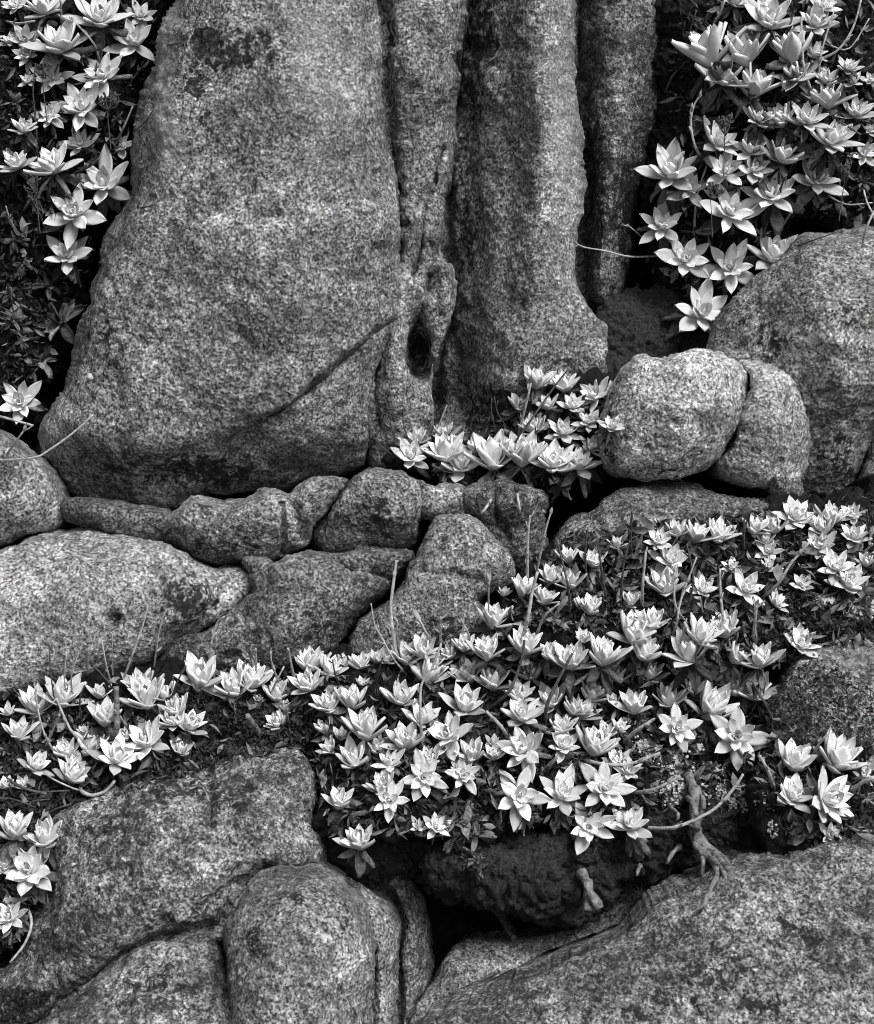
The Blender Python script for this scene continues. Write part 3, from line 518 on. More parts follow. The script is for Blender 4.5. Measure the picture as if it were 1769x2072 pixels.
MARKS = [  # landmarks used in the labels
 (120, 90, 'high on the dark bank left of the largest boulder', 'left bank'), (110, 330, 'halfway down the dark bank left of the largest boulder', 'left bank'), (60, 640, 'among withered leaves low on the left bank', 'left bank'),
 (1600, 60, 'at the top of the cliff bank right of the columns', 'right bank'), (1450, 60, 'beside the upper edge of the last dark column', 'right bank'), (1680, 200, 'under the bare arching twigs of the right cliff bank', 'right bank'), (1500, 330, 'in the cluster over the big rounded boulder', 'right bank'), (1380, 430, 'hanging in the dark cleft next to the last column', 'right bank'), (1500, 540, 'at the hanging lower tip of the cliff cluster', 'right bank'),
 (840, 920, 'at the thin end of the ledge clump', 'ledge clump'), (1000, 930, 'in the ledge clump above the hanging stems', 'ledge clump'), (1140, 820, 'in the ledge clump beside the split boulder', 'ledge clump'),
 (1300, 1080, 'on the slope along the low dark slab', 'middle slope'), (1110, 1200, 'on the slope beside the rounded ledge rock', 'middle slope'), (1480, 1160, 'on the dark open ground of the middle slope', 'middle slope'), (1700, 1100, 'on the slope just above the white lichen', 'middle slope'), (1370, 1210, 'among the tall bare stalks of the middle slope', 'middle slope'),
 (640, 1350, 'in the mat at the foot of the dark wedge rock', 'main mat'), (850, 1340, 'in the mat around the thick upright stalk', 'main mat'), (1050, 1330, 'in the mat below the rounded ledge rock', 'main mat'), (1320, 1350, 'in the dense upper mat left of the small pale rock', 'main mat'), (1560, 1330, 'against the lichened rock with creeping plants', 'main mat'), (700, 1480, 'at the ragged left margin of the main mat', 'main mat'), (900, 1480, 'in the middle of the main mat', 'main mat'), (1130, 1480, 'in the main mat behind the dark slanting stalk', 'main mat'), (1430, 1460, 'at the bright right end of the main mat', 'main mat'), (800, 1620, 'on the mat edge above the rounded rock folds', 'main mat'), (950, 1690, 'in the dark hollow of hanging withered leaves', 'main mat'), (1120, 1630, 'on the mat edge overhanging the root bank', 'main mat'), (1240, 1660, 'at the start of the trailing stem', 'main mat'),
 (80, 1440, 'in the left mat under the broad pale boulder', 'left mat'), (300, 1400, 'in the left mat around the thick bare stem', 'left mat'), (470, 1370, 'in the left mat before the dark wedge rock', 'left mat'), (540, 1460, 'on the dark leaf litter between the two mats', 'left mat'), (180, 1540, 'on the lower fringe of the left mat', 'left mat'),
 (50, 1750, 'beside the broad lichened foreground boulder', 'foreground clump'), (1650, 1600, 'in the clump above the great sloping rock', 'right clump'), (630, 1755, 'sprouting on top of the rounded rock folds', 'rock folds')]
Zax = Vector((0, 0, 1)); TOC = Vector(-FW)
nros = 0
def add_leaf(me, root, az, th, L, w, val, off, nm):
    o = bpy.data.objects.new(nm, me); COL.objects.link(o); o.parent = root
    o.matrix_local = Matrix.Translation(off) @ Matrix.Rotation(az, 4, 'Z') @ Matrix.Rotation(-(math.pi / 2 - th), 4, 'Y') @ Matrix.Diagonal((L, L * w, L, 1))
    o.color = (val, val, val, 1)
    return o
def rosette(u, v, wpx, sty, rr):
    global nros
    d = depth_at(u, v)
    D = wpx / FPX * d                           # diameter in metres
    lean = {'F': 52, 'T': 30, 'U': 12, 'D': 40}[sty] + rr.uniform(-9, 9)
    side = rr.gauss(0, 13)
    ax = Matrix.Rotation(R(side), 3, 'Y') @ (Matrix.Rotation(R(lean), 3, 'X') @ Zax)
    ax.normalize()
    D *= {'F': 1.34, 'T': 1.6, 'U': 1.72, 'D': 1.45}[sty]
    lift = D * {'F': .26, 'T': .30, 'U': .30, 'D': .2}[sty] + .01
    c = Vector(P3(np.array(u), np.array(v), np.array(d - lift)))
    base = c - ax * D * {'F': .06, 'T': .17, 'U': .27, 'D': .1}[sty]
    nm = 'succulent_rosette' if sty != 'D' else 'withered_rosette'
    root = bpy.data.objects.new(nm, None); COL.objects.link(root); root.empty_display_size = .02
    rot = ax.to_track_quat('Z', 'Y').to_matrix().to_4x4() @ Matrix.Rotation(rr.random() * 6.28, 4, 'Z')
    root.matrix_world = Matrix.Translation(base) @ rot
    if sty != 'D':
        n = {'F': 18, 'T': 19, 'U': 18}[sty] if wpx > 125 * TS else 13
        n += rr.randint(-1, 1)
        Lmin, Lmax, t0, t1 = {'F': (.10, .53, 8, 84), 'T': (.19, .53, 6, 78), 'U': (.32, .58, 6, 60)}[sty]
        g = rr.uniform(.9, 1.06)
        for k in range(n):
            t = (k + .3) / (n - .5)
            th = R(t0 + (t1 - t0) * t ** .85 + rr.uniform(-6, 6)); L = D * (Lmin + (Lmax - Lmin) * t ** .75) * rr.uniform(.9, 1.07)
            kind = 'inner' if t < .3 else 'mid' if t < .65 else 'outer'
            val = g * ((.82 - .05 * t) if t < .7 else (.78 - .42 * (t - .7) / .3 * rr.uniform(.3, 1.1)))  # outer leaves darker: lost chalk, plus shade between leaves put into colour
            add_leaf(rr.choice(LEAF[kind]), root, k * 2.39996 + rr.uniform(-.16, .16), th, L, rr.uniform(.9, 1.12), val, (0, 0, D * (.06 - .05 * t)), 'leaf')
        nd = rr.randint(7, 10) if wpx > 125 * TS else 5
    else: nd = rr.randint(13, 18)
    for k in range(nd):
        th = R(rr.uniform(88, 145) if sty != 'D' else rr.uniform(25, 150)); L = D * rr.uniform(.32, .52)
        add_leaf(rr.choice(DRY), root, rr.random() * 6.28, th, L, rr.uniform(.8, 1.3), rr.choice([.2, .3, .42, .6, .14]), (0, 0, -D * .04), 'dry_leaf')
    # short woody stem down into what it grows on
    surf = Vector(P3(np.array(u), np.array(v + wpx * .12), np.array(depth_at(u, v + wpx * .12) + .04)))
    dv = surf - base; Ls = max(dv.length, .03)
    st = bpy.data.objects.new('stem', STEM_ME); COL.objects.link(st); st.parent = root
    q = (-dv).normalized().to_track_quat('Z', 'Y').to_matrix().to_4x4()
    tr = max(.03, min(.09, D * .6))
    st.matrix_local = rot.inverted() @ q @ Matrix.Diagonal((tr, tr, Ls, 1))
    wt = wpx / TS; size = 'very large' if wt >= 290 else 'large' if wt >= 215 else 'medium' if wt >= 165 else 'small' if wt >= 125 else 'tiny'
    sty_w = {'F': 'open star-shaped pale rosette', 'T': 'half-open pale rosette', 'U': 'upright pale rosette', 'D': 'withered grey rosette'}[sty]
    mk = min(MARKS, key=lambda m: (m[0] - u) ** 2 + (m[1] - v) ** 2)
    tag(root, f'{size} {sty_w} {mk[2]}', 'succulent', f'rosettes of the {mk[3]}')
    nros += 1
rr = random.Random(3)
for (c, r), s in ROS.items():
    for it in s.split():
        x, y, w, sty = it.split(','); u, v = T(c, r, float(x), float(y))
        rosette(u, v, float(w) * TS, sty, rr)
print('rosettes', nros)

# ------------------------------------------------------------------ stalks, twigs, roots
def path3(tile, pts, lift0=.01, lift1=.06):
    uv = [T(*tile, *p) for p in pts]; out = []
    d0 = depth_at(*uv[0]); n = len(uv)
    for i, (u, v) in enumerate(uv):
        f = i / (n - 1); d = d0 + .02 - (lift0 + (lift1 - lift0) * f) - (.05 * min(1, f * 6) if i else 0)
        d = min(d, depth_at(u, v) - .012) if i else d
        out.append(P3(np.array(u), np.array(v), np.array(d)))
    return out
BR = leaf_mesh('bract', .4, .3, .3, .08, M_STEM, seed=77, na=5, nc=3); BRD = leaf_mesh('bract', .4, .3, .3, .08, M_STEMD, seed=78, na=5, nc=3)
def stalk(tile, pts, r=5, kind='pale', bracts=4, name='flower_stalk', label=None, group='bare stalks and twigs', lift=.06, tip=False, knot=.15):
    P = path3(tile, pts, lift1=lift); mat = M_STEM if kind == 'pale' else M_STEMD if kind == 'dark' else M_ROOT
    rad = r * 1.25 * TS / FPX * 4.0
    me, ln = tube_mesh(name, P, (rad * 1.1, rad * .7), mat, knot=knot, seed=len(bpy.data.objects))
    o = link(name, me); u, v = T(*tile, *pts[-1])
    mk = min(MARKS, key=lambda m: (m[0] - u) ** 2 + (m[1] - v) ** 2)
    tag(o, label or f"{'thin' if r < 6 else 'stout'} {'pale dry' if kind == 'pale' else 'dark'} {'stalk' if name == 'flower_stalk' else 'twig'} {mk[2]}", 'stalk' if name == 'flower_stalk' else 'twig', group)
    for k in range(bracts):
        f = rr.uniform(.25, 1) if not (tip and k < 3) else 1
        i = min(len(ln) - 1, int(f * (len(ln) - 1))); t = (ln[i] - ln[max(0, i - 1)]).normalized() if i else Vector((0, 0, 1))
        L = rr.uniform(.012, .024) * (1.4 if tip and k < 3 else 1)
        b = bpy.data.objects.new('bract', BR if kind == 'pale' else BRD); COL.objects.link(b); b.parent = o
        b.matrix_local = Matrix.Translation(ln[i]) @ t.to_track_quat('Z', 'Y').to_matrix().to_4x4() @ Matrix.Rotation(rr.random() * 6.28, 4, 'Z') @ Matrix.Rotation(-R(rr.uniform(25, 65)), 4, 'Y') @ Matrix.Diagonal((L, L, L, 1))
    return o
S = stalk
t = (1, 2)
S(t, [(680, 930), (640, 860), (620, 740), (605, 600), (620, 450), (640, 300)], 10, bracts=12, label='thickest upright stalk with broken leaf stubs before the diagonal rock gap')
S(t, [(710, 1000), (620, 890), (560, 780), (510, 690), (487, 560)], 5); S(t, [(800, 1450), (785, 1250), (790, 1050), (850, 960), (910, 800)], 7); S(t, [(860, 810), (820, 740), (780, 660)], 8, bracts=3, tip=True)
S(t, [(1190, 1200), (1300, 1110), (1360, 1000), (1400, 870), (1410, 780)], 8, 'dark'); S(t, [(1380, 850), (1430, 650), (1460, 480), (1490, 370)], 10, bracts=6); S(t, [(1535, 1300), (1545, 1180), (1600, 1050), (1700, 860)], 9, 'dark', bracts=2)
S(t, [(1680, 620), (1680, 500), (1650, 350), (1600, 160)], 6, 'dark'); S(t, [(1430, 480), (1430, 200), (1445, 30)], 7, bracts=5); S(t, [(1480, 400), (1525, 170), (1570, 10)], 6); S(t, [(905, 860), (905, 640)], 6); S(t, [(1195, 720), (1195, 520), (1195, 440)], 5, tip=True)
S(t, [(1330, 1400), (1270, 1300), (1180, 1210)], 10, bracts=6, name='flower_stalk'); S(t, [(1500, 1320), (1600, 1345), (1700, 1310)], 9, bracts=4, name='flower_stalk'); S(t, [(1060, 840), (1080, 760), (1045, 690)], 6, tip=True); S(t, [(650, 870), (645, 760), (645, 660)], 5)
S(t, [(300, 1060), (270, 980), (255, 900)], 5, 'dark', 1); S(t, [(510, 1060), (550, 900)], 5, 'dark', 1); S(t, [(1480, 760), (1530, 640), (1620, 560)], 7)
t = (2, 2)
for pts, r, k in ([(370, 600), (375, 450), (395, 240)], 8, 'pale'), ([(540, 790), (580, 680), (605, 540), (700, 280)], 6, 'pale'), ([(880, 780), (860, 650), (845, 500), (840, 350)], 7, 'pale'), ([(1080, 540), (1200, 430), (1260, 330), (1380, 190)], 8, 'pale'), ([(250, 830), (330, 650)], 6, 'pale'), ([(480, 830), (530, 680)], 5, 'dark'), ([(610, 880), (620, 740), (640, 650)], 6, 'pale'), ([(930, 1000), (910, 860), (890, 760)], 7, 'pale'), ([(1690, 270), (1760, 200)], 7, 'pale'), ([(1150, 1200), (1080, 1110), (1030, 1020)], 6, 'dark'), ([(980, 250), (985, 120), (990, 0)], 6, 'dark'), ([(300, 280), (310, 0)], 6, 'dark'), ([(1740, 190), (1725, 0)], 6, 'dark'), ([(240, 600), (260, 330), (300, 180)], 6, 'dark'), ([(160, 560), (120, 300), (100, 160)], 6, 'dark'), ([(620, 640), (680, 430), (640, 200)], 5, 'dark'), ([(740, 630), (720, 520)], 5, 'pale'), ([(40, 480), (30, 250), (45, 100)], 6, 'dark'), ([(660, 700), (570, 560), (575, 330)], 6, 'pale'), ([(1620, 1440), (1660, 1300), (1700, 1220)], 7, 'pale'), ([(1390, 1500), (1440, 1400), (1490, 1350)], 8, 'pale'), ([(1180, 1300), (1110, 1160), (1060, 1100)], 5, 'dark'):
    S(t, pts, r, k)
S(t, [(1045, 800), (1050, 680), (1060, 590)], 9, tip=True, bracts=6); S(t, [(260, 1400), (330, 1330), (430, 1265)], 10); S(t, [(0, 1490), (120, 1525), (300, 1525), (480, 1460)], 10, name='flower_stalk')
t = (0, 2)
for pts, r, k in ([(720, 1070), (790, 890), (860, 690), (890, 570)], 6, 'pale'), ([(925, 960), (955, 750), (990, 610)], 5, 'pale'), ([(1250, 980), (1275, 790), (1310, 670), (1350, 640)], 6, 'pale'), ([(530, 1050), (530, 830)], 5, 'pale'), ([(555, 1020), (570, 810)], 5, 'pale'), ([(680, 1080), (640, 930), (610, 760)], 5, 'pale'), ([(680, 1040), (675, 740)], 4, 'pale'), ([(340, 1200), (310, 1020), (295, 800)], 4, 'dark'), ([(380, 1540), (270, 1350), (225, 1180), (215, 1060)], 6, 'pale'), ([(600, 1450), (450, 1350), (390, 1250), (340, 1130)], 8, 'pale'), ([(680, 1090), (650, 1030), (560, 930)], 5, 'dark'), ([(1440, 1040), (1490, 860)], 5, 'pale'), ([(1630, 1120), (1650, 1060), (1710, 940)], 6, 'pale'), ([(1700, 1080), (1640, 930), (1630, 850)], 6, 'pale'), ([(1545, 1040), (1540, 830)], 6, 'pale'), ([(1780, 1050), (1735, 830)], 7, 'pale'), ([(780, 1320), (690, 1200)], 6, 'pale'), ([(260, 1450), (360, 1230)], 5, 'pale'), ([(1030, 1150), (1060, 1050), (1120, 930)], 5, 'dark'), ([(430, 1150), (390, 1050), (400, 850)], 4, 'pale'), ([(450, 1150), (430, 1000), (490, 820)], 4, 'pale'), ([(500, 1300), (480, 1150), (510, 1050)], 5, 'dark'), ([(180, 1390), (330, 1500)], 6, 'dark'):
    S(t, pts, r, k, bracts=3)
S(t, [(600, 1410), (690, 1340), (705, 1250), (700, 1060)], 17, 'root', 0, label='thick bare woody stem standing in the left mat', knot=.3); S(t, [(1565, 1350), (1520, 1280), (1490, 1230)], 17, 'root', 0, name='twig', label='short thick woody stem lying on the dark leaf litter')
t = (0, 0)
for pts, r, k in ([(690, 870), (740, 780), (800, 640)], 7, 'pale'), ([(420, 1060), (540, 1000), (600, 950)], 8, 'dark'), ([(215, 1100), (220, 800), (200, 550), (215, 380)], 6, 'dark'), ([(375, 180), (365, 0)], 7, 'pale'), ([(740, 560), (790, 490), (840, 420)], 6, 'dark'), ([(600, 400), (570, 270), (440, 120)], 7, 'pale'), ([(575, 560), (580, 380)], 5, 'dark'), ([(480, 930), (590, 780)], 6, 'dark'), ([(650, 1260), (700, 1120)], 4, 'dark'), ([(110, 1430), (60, 1320), (35, 1240)], 5, 'pale'), ([(30, 125), (110, 140), (210, 125)], 7, 'pale'), ([(290, 1440), (240, 1290), (180, 1180)], 5, 'dark'):
    S(t, pts, r, k)
S(t, [(900, 350), (1000, 275), (1110, 260)], 5, 'dark', name='twig', lift=.02); S(t, [(770, 1262), (860, 1250), (930, 1230)], 6, 'dark', 8, name='twig', lift=.02); S(t, [(800, 800), (900, 700), (980, 530), (1040, 380)], 3, 'dark', 0, name='twig', lift=.02)
S((0, 1), [(-40, 1235), (200, 1220), (300, 1170), (440, 1070), (560, 960)], 6, 'pale', 2, name='twig', lift=.03); S((0, 1), [(-40, 965), (30, 978), (200, 1025)], 9, 'pale', 0, name='twig', lift=.05); S((0, 1), [(40, 1200), (90, 1130), (140, 1060)], 7, 'pale', 3, tip=True)
t = (1, 1)
for pts, r, k in ([(610, 1200), (530, 1130), (475, 1030), (470, 900)], 4, 'dark'), ([(780, 1250), (690, 1050), (680, 910)], 5, 'dark'), ([(850, 1120), (880, 1060), (945, 900)], 5, 'pale'), ([(1310, 1190), (1430, 1020), (1600, 780), (1680, 680)], 6, 'dark'), ([(1370, 1100), (1420, 900), (1450, 770)], 7, 'pale'), ([(1250, 1380), (1200, 1490), (1150, 1555)], 9, 'pale'), ([(1365, 1380), (1370, 1450), (1385, 1550)], 9, 'pale'), ([(1320, 1060), (1250, 950), (1230, 850)], 4, 'dark'), ([(1260, 1080), (1215, 980), (1215, 860)], 3, 'dark'), ([(1490, 1140), (1475, 1030)], 5, 'dark'):
    S(t, pts, r, k, bracts=2)
t = (2, 0)
for pts, r, k in ([(1440, 640), (1350, 420), (1330, 100)], 7, 'pale'), ([(1440, 600), (1445, 350), (1530, 60)], 6, 'pale'), ([(1370, 380), (1540, 310), (1640, 170), (1690, 0)], 7, 'pale'), ([(1400, 230), (1500, 270), (1620, 290), (1740, 110)], 5, 'pale'), ([(680, 1480), (700, 1200), (760, 1000)], 7, 'pale'), ([(570, 1330), (640, 1150), (740, 980), (870, 830)], 8, 'dark'), ([(1480, 1170), (1600, 1230), (1760, 1220)], 6, 'pale'), ([(1200, 1380), (1280, 1260), (1330, 1160)], 8, 'pale'), ([(800, 1420), (795, 1180)], 5, 'dark'), ([(1060, 1450), (990, 1350), (960, 1200)], 7, 'dark'), ([(1060, 400), (1080, 280), (1100, 150)], 5, 'dark'), ([(1480, 680), (1640, 780), (1690, 810)], 6, 'dark'), ([(640, 260), (670, 150), (700, 60)], 5, 'dark'), ([(800, 150), (840, 80), (870, 0)], 8, 'pale'), ([(1150, 260), (1240, 200), (1290, 60)], 6, 'dark'), ([(1550, 620), (1530, 500), (1560, 400)], 6, 'dark'), ([(590, 1390), (700, 1395), (780, 1375)], 7, 'dark'), ([(1700, 1090), (1720, 1200), (1769, 1300)], 7, 'pale'):
    S(t, pts, r, k, bracts=3)
S(t, [(790, 1000), (700, 900), (665, 740), (690, 620), (730, 570)], 7, 'pale', 16, label='curving leafy-bracted stalk bowed against the dark cleft'); S(t, [(480, 1540), (300, 1545), (150, 1510), (0, 1480), (-80, 1400)], 5, 'pale', 2, name='twig', lift=.05, label='long pale twig reaching across the last two columns')
S(t, [(400, 1450), (340, 1400), (280, 1350)], 5, 'pale', 1, name='twig'); S(t, [(510, 560), (560, 450), (620, 390)], 7, 'dark', 1, name='twig', lift=.02); S(t, [(1700, 1480), (1720, 1380), (1769, 1270)], 7, 'pale', 0, name='twig', lift=.02); S(t, [(1300, 1480), (1450, 1430), (1560, 1390)], 4, 'dark', 0, name='twig', lift=.02); S((2, 1), [(1050, 220), (1120, 320), (1240, 400)], 4, 'dark', 0, name='twig', lift=.02)
t = (2, 3)
S(t, [(400, 375), (560, 372), (700, 320), (820, 250), (930, 130), (980, 50)], 9, 'pale', 16, name='trailing_stem', label='long trailing stem with small bracts crossing before the gnarled root', group='roots and stems')
S(t, [(0, 20), (60, 80), (100, 130)], 8, 'pale'); S(t, [(320, 165), (450, 140), (600, 60)], 9, 'pale', 6); S(t, [(1600, 360), (1680, 395), (1750, 390)], 8, 'pale', 2, name='twig'); S(t, [(1610, 170), (1700, 100), (1769, 70)], 12, 'pale', 2); S(t, [(1170, 140), (1130, 30), (1080, -60)], 9, 'pale', 4)
S((0, 3), [(165, 850), (190, 950), (150, 1070), (60, 1185)], 8, 'pale', 1, name='twig', lift=.03); S((0, 3), [(470, 120), (500, 160), (560, 178), (640, 150), (690, 90)], 10, 'pale', 0, name='twig', lift=.05); S((0, 3), [(20, 60), (130, 130), (280, 170)], 9, 'dark', 1, name='twig'); S((0, 3), [(220, 0), (320, 80), (450, 140)], 6, 'pale', 1, name='twig'); S((0, 3), [(300, 510), (390, 515)], 6, 'dark', 1, name='twig', lift=.02)
for a, b in (((20, 190), (210, 250)), ((60, 250), (300, 200)), ((150, 180), (420, 150)), ((200, 290), (230, 200)), ((260, 300), (430, 230))): S((0, 3), [a, ((a[0] + b[0]) / 2, (a[1] + b[1]) / 2 - 8), b], 5, 'dark', 0, name='twig', lift=.03)
# gnarled root: one thing, its strands are parts
def root_thing(tile, strands, label, lift):
    e = bpy.data.objects.new('gnarled_root', None); COL.objects.link(e)
    P0 = path3(tile, strands[0][0], lift1=lift); e.location = P0[0]
    tag(e, label, 'root', 'roots and stems')
    for k, (pts, r0, r1) in enumerate(strands):
        P = path3(tile, pts, lift0=.03, lift1=lift); sc = TS / FPX * 4
        me, _ = tube_mesh('root_strand', [Vector(p) - Vector(P0[0]) for p in P], (r0 * 1.3 * sc, r1 * 1.3 * sc), M_ROOT, n=9, knot=.55, seed=k)
        link('root_strand', me, parent=e)
root_thing((2, 3), [([(650, 60), (690, 160), (700, 280), (690, 380)], 20, 26), ([(690, 380), (730, 470), (800, 530), (870, 600), (930, 680)], 26, 9), ([(680, 400), (710, 490), (770, 540), (850, 620), (880, 690)], 20, 7), ([(700, 390), (760, 480), (830, 530), (890, 590), (915, 690)], 16, 6), ([(670, 420), (730, 520), (800, 590), (850, 690)], 15, 6), ([(700, 470), (740, 560), (735, 660)], 14, 8), ([(780, 540), (825, 640), (780, 750), (740, 850)], 20, 9), ([(740, 845), (700, 865)], 7, 4), ([(740, 845), (760, 875)], 7, 3), ([(690, 130), (740, 200), (740, 260)], 16, 8), ([(640, 180), (680, 230), (700, 300)], 15, 10)], 'gnarled branching root hanging onto the great sloping rock', .09)
root_thing((2, 3), [([(10, 650), (40, 700), (60, 760), (120, 860)], 22, 16), ([(45, 740), (48, 800), (45, 875)], 18, 16)], 'short forked root stub under the overhanging bank', .08)
root_thing((1, 3), [([(1270, 890), (1310, 960), (1350, 1040)], 24, 12)], 'stubby root pointing down in the black cavity', .06)
root_thing((2, 3), [([(600, 490), (560, 520), (520, 590)], 14, 6)], 'thin forked rootlet on the earth bank near the gnarled root', .05)
root_thing((2, 3), [([(540, 250), (590, 290), (580, 330)], 9, 6), ([(360, 600), (345, 640), (342, 665)], 12, 5)], 'small broken rootlet on the bank under the trailing stem', .05)

# dark flower heads: one thing each, clusters of small buds on forked stems
def flower_head(tile, x, y, rad, label):
    u, v = T(*tile, x, y); d = depth_at(u, v) - .13; Rm = rad * TS / FPX * d; c = Vector(P3(np.array(u), np.array(v), np.array(d)))
    e = bpy.data.objects.new('dried_flowers', None); COL.objects.link(e); e.location = c - Vector((0, 0, Rm)); tag(e, label, 'flower head', 'dry flower heads')
    bud = leaf_mesh('bud', .5, .1, .5, .3, M_STEMD, seed=5, na=5, nc=3)
    for k in range(11):
        dr = Vector((rr.gauss(0, 1), rr.gauss(0, 1), rr.uniform(0, 1.6))).normalized(); p = Vector((0, 0, Rm * .3)) + dr * Rm * rr.uniform(.6, 1.1)
        me, ln = tube_mesh('branchlet', [(0, 0, 0 if k else -.1), p * .5 + Vector((0, 0, -.004)), p], (.0018, .001), M_STEMD, n=4, knot=.2, seed=k)
        b = link('branchlet', me, parent=e)
        for j in range(5):
            o = bpy.data.objects.new('bud', bud); COL.objects.link(o); o.parent = b; L = rr.uniform(.008, .014)
            o.matrix_local = Matrix.Translation(p * (1 - .08 * j)) @ Matrix.Rotation(rr.random() * 6.28, 4, 'Z') @ Matrix.Rotation(-rr.uniform(0, 1.4), 4, 'Y') @ Matrix.Diagonal((L, L, L, 1))
flower_head((2, 0), 880, 720, 95, 'dark tangled dry flower head in the cluster above the big rounded boulder')
flower_head((2, 0), 810, 1120, 70, 'dark dry flower head hanging over open rosettes by the last column')
flower_head((2, 0), 1580, 1010, 80, 'loose grey dry flower head under the arching twigs')
flower_head((0, 0), 650, 580, 75, 'spiky dry flower head beside the upper left edge of the largest boulder')
flower_head((0, 0), 260, 400, 70, 'pale dry flower head among rosettes of the left bank')
flower_head((0, 0), 220, 1090, 70, 'dark crumpled flower head among rosettes lower on the left bank')

# ------------------------------------------------------------------ lichen cushions: lumpy crusts
def ico():
    t = (1 + 5 ** .5) / 2
    v = np.array([(-1, t, 0), (1, t, 0), (-1, -t, 0), (1, -t, 0), (0, -1, t), (0, 1, t), (0, -1, -t), (0, 1, -t), (t, 0, -1), (t, 0, 1), (-t, 0, -1), (-t, 0, 1)]); v /= np.linalg.norm(v[0])
    f = np.array([(0, 11, 5), (0, 5, 1), (0, 1, 7), (0, 7, 10), (0, 10, 11), (1, 5, 9), (5, 11, 4), (11, 10, 2), (10, 7, 6), (7, 1, 8), (3, 9, 4), (3, 4, 2), (3, 2, 6), (3, 6, 8), (3, 8, 9), (4, 9, 5), (2, 4, 11), (6, 2, 10), (8, 6, 7), (9, 8, 1)])
    return v, f
IV, IF = ico()
def crust(blobs, n, label, r=(.0015, .0045)):
    Vs, Fs = [], []
    for k in range(n):
        a, b, ra, rb = blobs[k % len(blobs)]
        u = RNG.normal(a, ra * .42); v = RNG.normal(b, rb * .42)
        q = RNG.uniform(*r); p = P3(np.array(u), np.array(v), np.array(depth_at(u, v) - q * RNG.uniform(0, 2.5)))
        Vs.append(p + IV * q * RNG.uniform(.7, 1.3, (12, 1))); Fs.append(IF + 12 * k)
    o = link('lichen_cushion', new_mesh('lichen_cushion', np.concatenate(Vs), [], np.concatenate(Fs)), M_LICH); tag(o, label, 'lichen', 'pale lichen cushions')
crust([T(2, 2, 1480, 540) + (26, 9), T(2, 2, 1600, 550) + (16, 22), T(2, 2, 1700, 600) + (26, 24), T(2, 2, 1720, 560) + (20, 12)], 2200, 'white crumbly lichen cushion on the dark slope below the big rounded boulder')
crust([T(2, 2, 400, 1430) + (30, 22), T(2, 2, 560, 1500) + (26, 24), T(2, 3, 600, 80) + (18, 40), T(2, 2, 690, 1430) + (14, 8)], 1900, 'grey white lichen cushion under the bright right end of the mat')
crust([T(2, 3, 760, 30) + (44, 18), T(2, 3, 980, 190) + (60, 30), T(2, 3, 820, 150) + (40, 16), T(2, 3, 560, 150) + (40, 30)], 1200, 'pale flaky lichen behind the trailing stem')
crust([T(2, 3, 1150, 370) + (12, 22)], 110, 'small pale lichen patch on the bank left of the right clump', (.002, .004))

# ------------------------------------------------------------------ litter and creeping plants (uncountable)
def litter(name, regions, n, size, mat, label, lift=.012, cat='plants'):
    us, vs = [], []
    for poly, wgt in regions:
        a = np.array(poly); k = int(n * wgt); got = 0
        while got < k:
            x = RNG.uniform(a[:, 0].min(), a[:, 0].max(), k); y = RNG.uniform(a[:, 1].min(), a[:, 1].max(), k)
            m = inside(x, y, poly); us.append(x[m][:k - got]); vs.append(y[m][:k - got]); got += min(m.sum(), k - got)
    u = np.concatenate(us); v = np.concatenate(vs); N = len(u)
    ii = np.clip(np.round((u - GU0) / STEP).astype(int), 0, NX - 1); jj = np.clip(np.round((v - GV0) / STEP).astype(int), 0, NY - 1)
    d = DEPTH[jj, ii] - RNG.uniform(-.004, lift, N); c = P3(u, v, d)
    def unit(a): return a / np.linalg.norm(a, axis=1, keepdims=True)
    t = unit(RNG.normal(0, 1, (N, 3)) + np.array((0, -.3, .2))); b = unit(np.cross(t, RNG.normal(0, 1, (N, 3)))); nn = np.cross(t, b)
    L = RNG.uniform(size[0], size[1], N)[:, None]; w = L * RNG.uniform(.10, .24, (N, 1)); cu = L * RNG.uniform(-.25, .25, (N, 1))
    V = np.stack([c - t * L * .5, c - t * L * .1 + b * w + nn * w * .6, c + t * L * .2 + b * w * .8 + nn * (w * .6 + cu * .4), c + t * L * .5 + nn * cu, c + t * L * .2 - b * w * .8 + nn * (w * .6 + cu * .4), c - t * L * .1 - b * w + nn * w * .6, c + t * L * .05 + nn * cu * .2], 1).reshape(-1, 3)
    k = np.arange(N)[:, None] * 7
    o = link(name, new_mesh(name, V, [], np.concatenate([k + list(q) for q in ((0, 1, 6), (1, 2, 6), (2, 3, 6), (3, 4, 6), (4, 5, 6), (5, 0, 6))])), mat); tag(o, label, cat, kind='stuff')
mats_reg = [([(0, 0), (340, 0), (280, 200), (200, 480), (60, 860), (0, 860)], .1), ([(1380, 0), (1769, 0), (1769, 470), (1620, 430), (1420, 660), (1310, 540), (1330, 300)], .12), ([(800, 910), (1240, 780), (1240, 950), (1000, 1000)], .04),
            ([(1000, 1250), (1150, 1080), (1550, 1030), (1769, 1000), (1769, 1300), (1400, 1330)], .16), ([(0, 1400), (590, 1340), (640, 1500), (400, 1560), (100, 1650), (0, 1720)], .2), ([(600, 1340), (1500, 1290), (1590, 1450), (1590, 1600), (1000, 1690), (660, 1690)], .25), ([(380, 1400), (640, 1370), (640, 1530), (560, 1510), (400, 1540)], .08), ([(0, 1660), (90, 1660), (60, 1880), (0, 1930)], .03), ([(1540, 1520), (1769, 1510), (1769, 1690), (1600, 1710)], .05)]
litter('leaf_litter', mats_reg, 26000, (.008, .032), M_LITTER, 'dark dead leaf litter covering the soil between the rosettes', .02, 'leaf litter')
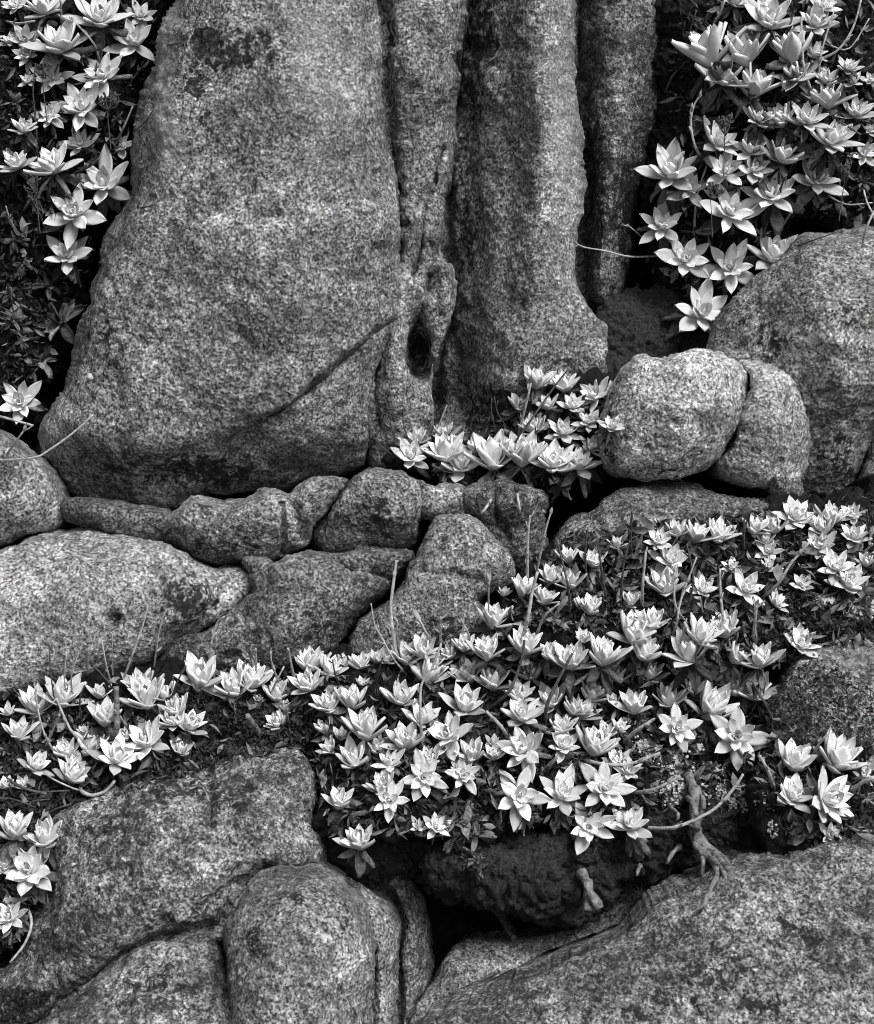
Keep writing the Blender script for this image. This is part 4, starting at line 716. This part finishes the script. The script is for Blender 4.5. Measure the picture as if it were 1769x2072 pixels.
litter('withered_leaves', [(p_, w_) for (p_, _), w_ in zip(mats_reg, (.07, .1, .05, .28, .1, .32, 0, .03, .05))], 2600, (.022, .058), M_FADED, 'limp grey withered leaves heaped under the living rosettes', .035, 'dead leaves')
litter('creeping_plants', [([(1550, 1420), (1600, 1350), (1680, 1330), (1769, 1400), (1769, 1520), (1560, 1530)], .4), ([(1560, 1230), (1620, 1200), (1760, 1240), (1769, 1290), (1680, 1290), (1600, 1310)], .4), ([(1300, 1560), (1590, 1540), (1590, 1690), (1480, 1710), (1330, 1690)], .2)], 4200, (.005, .016), M_LITTER, 'dark creeping plants over the lichened rock and bank edge', .02, 'ground cover')
litter('earth_crumbs', [([(850, 1700), (1300, 1660), (1590, 1620), (1490, 1720), (1200, 1840), (930, 1820)], .6), ([(0, 2000), (110, 2005), (60, 2072), (0, 2072)], .4)], 3000, (.004, .014), M_PEAT, 'crumbs of earth and fine rootlets on the overhanging bank', .01, 'soil')

# ------------------------------------------------------------------ loose stones
def stone(tile, x, y, r, label, mat):
    u, v = T(*tile, x, y); q = r * TS / FPX * 4; d = depth_at(u, v)
    p = P3(np.array(u), np.array(v), np.array(d - q * .45))
    import bmesh
    bm = bmesh.new(); bmesh.ops.create_icosphere(bm, subdivisions=3, radius=1)
    sd = RNG.uniform(0, 50)
    co = np.array([w.co for w in bm.verts]); k = 1 + .28 * vnoise(co * 1.3 + sd) + .12 * vnoise(co * 3.1 + sd)
    for w, s in zip(bm.verts, k): w.co = Vector(w.co) * float(s * q)
    me = bpy.data.meshes.new('loose_stone'); bm.to_mesh(me); bm.free()
    me.polygons.foreach_set('use_smooth', [True] * len(me.polygons))
    o = link('loose_stone', me, mat); o.location = p; o.rotation_euler = (rr.random(), rr.random(), rr.random()); o.scale = (1, .8, .85); tag(o, label, 'stone')
stone((0, 3), 1090, 880, 62, 'round pale stone lodged in the cleft of the lichened foreground boulder', M_ROCKL)
stone((1, 3), 1615, 718, 18, 'tiny white quartz pebble on the overhanging earth bank', M_PEB)
stone((1, 3), 910, 1430, 26, 'small pale stone at the foot of the rounded rock folds', M_PEB)
stone((0, 3), 1410, 1285, 24, 'small stone wedged beside the innermost rock fold', M_ROCKL)
stone((0, 1), 545, 735, 26, 'pale quartz chip on the shaded flank of the largest boulder', M_PEB)
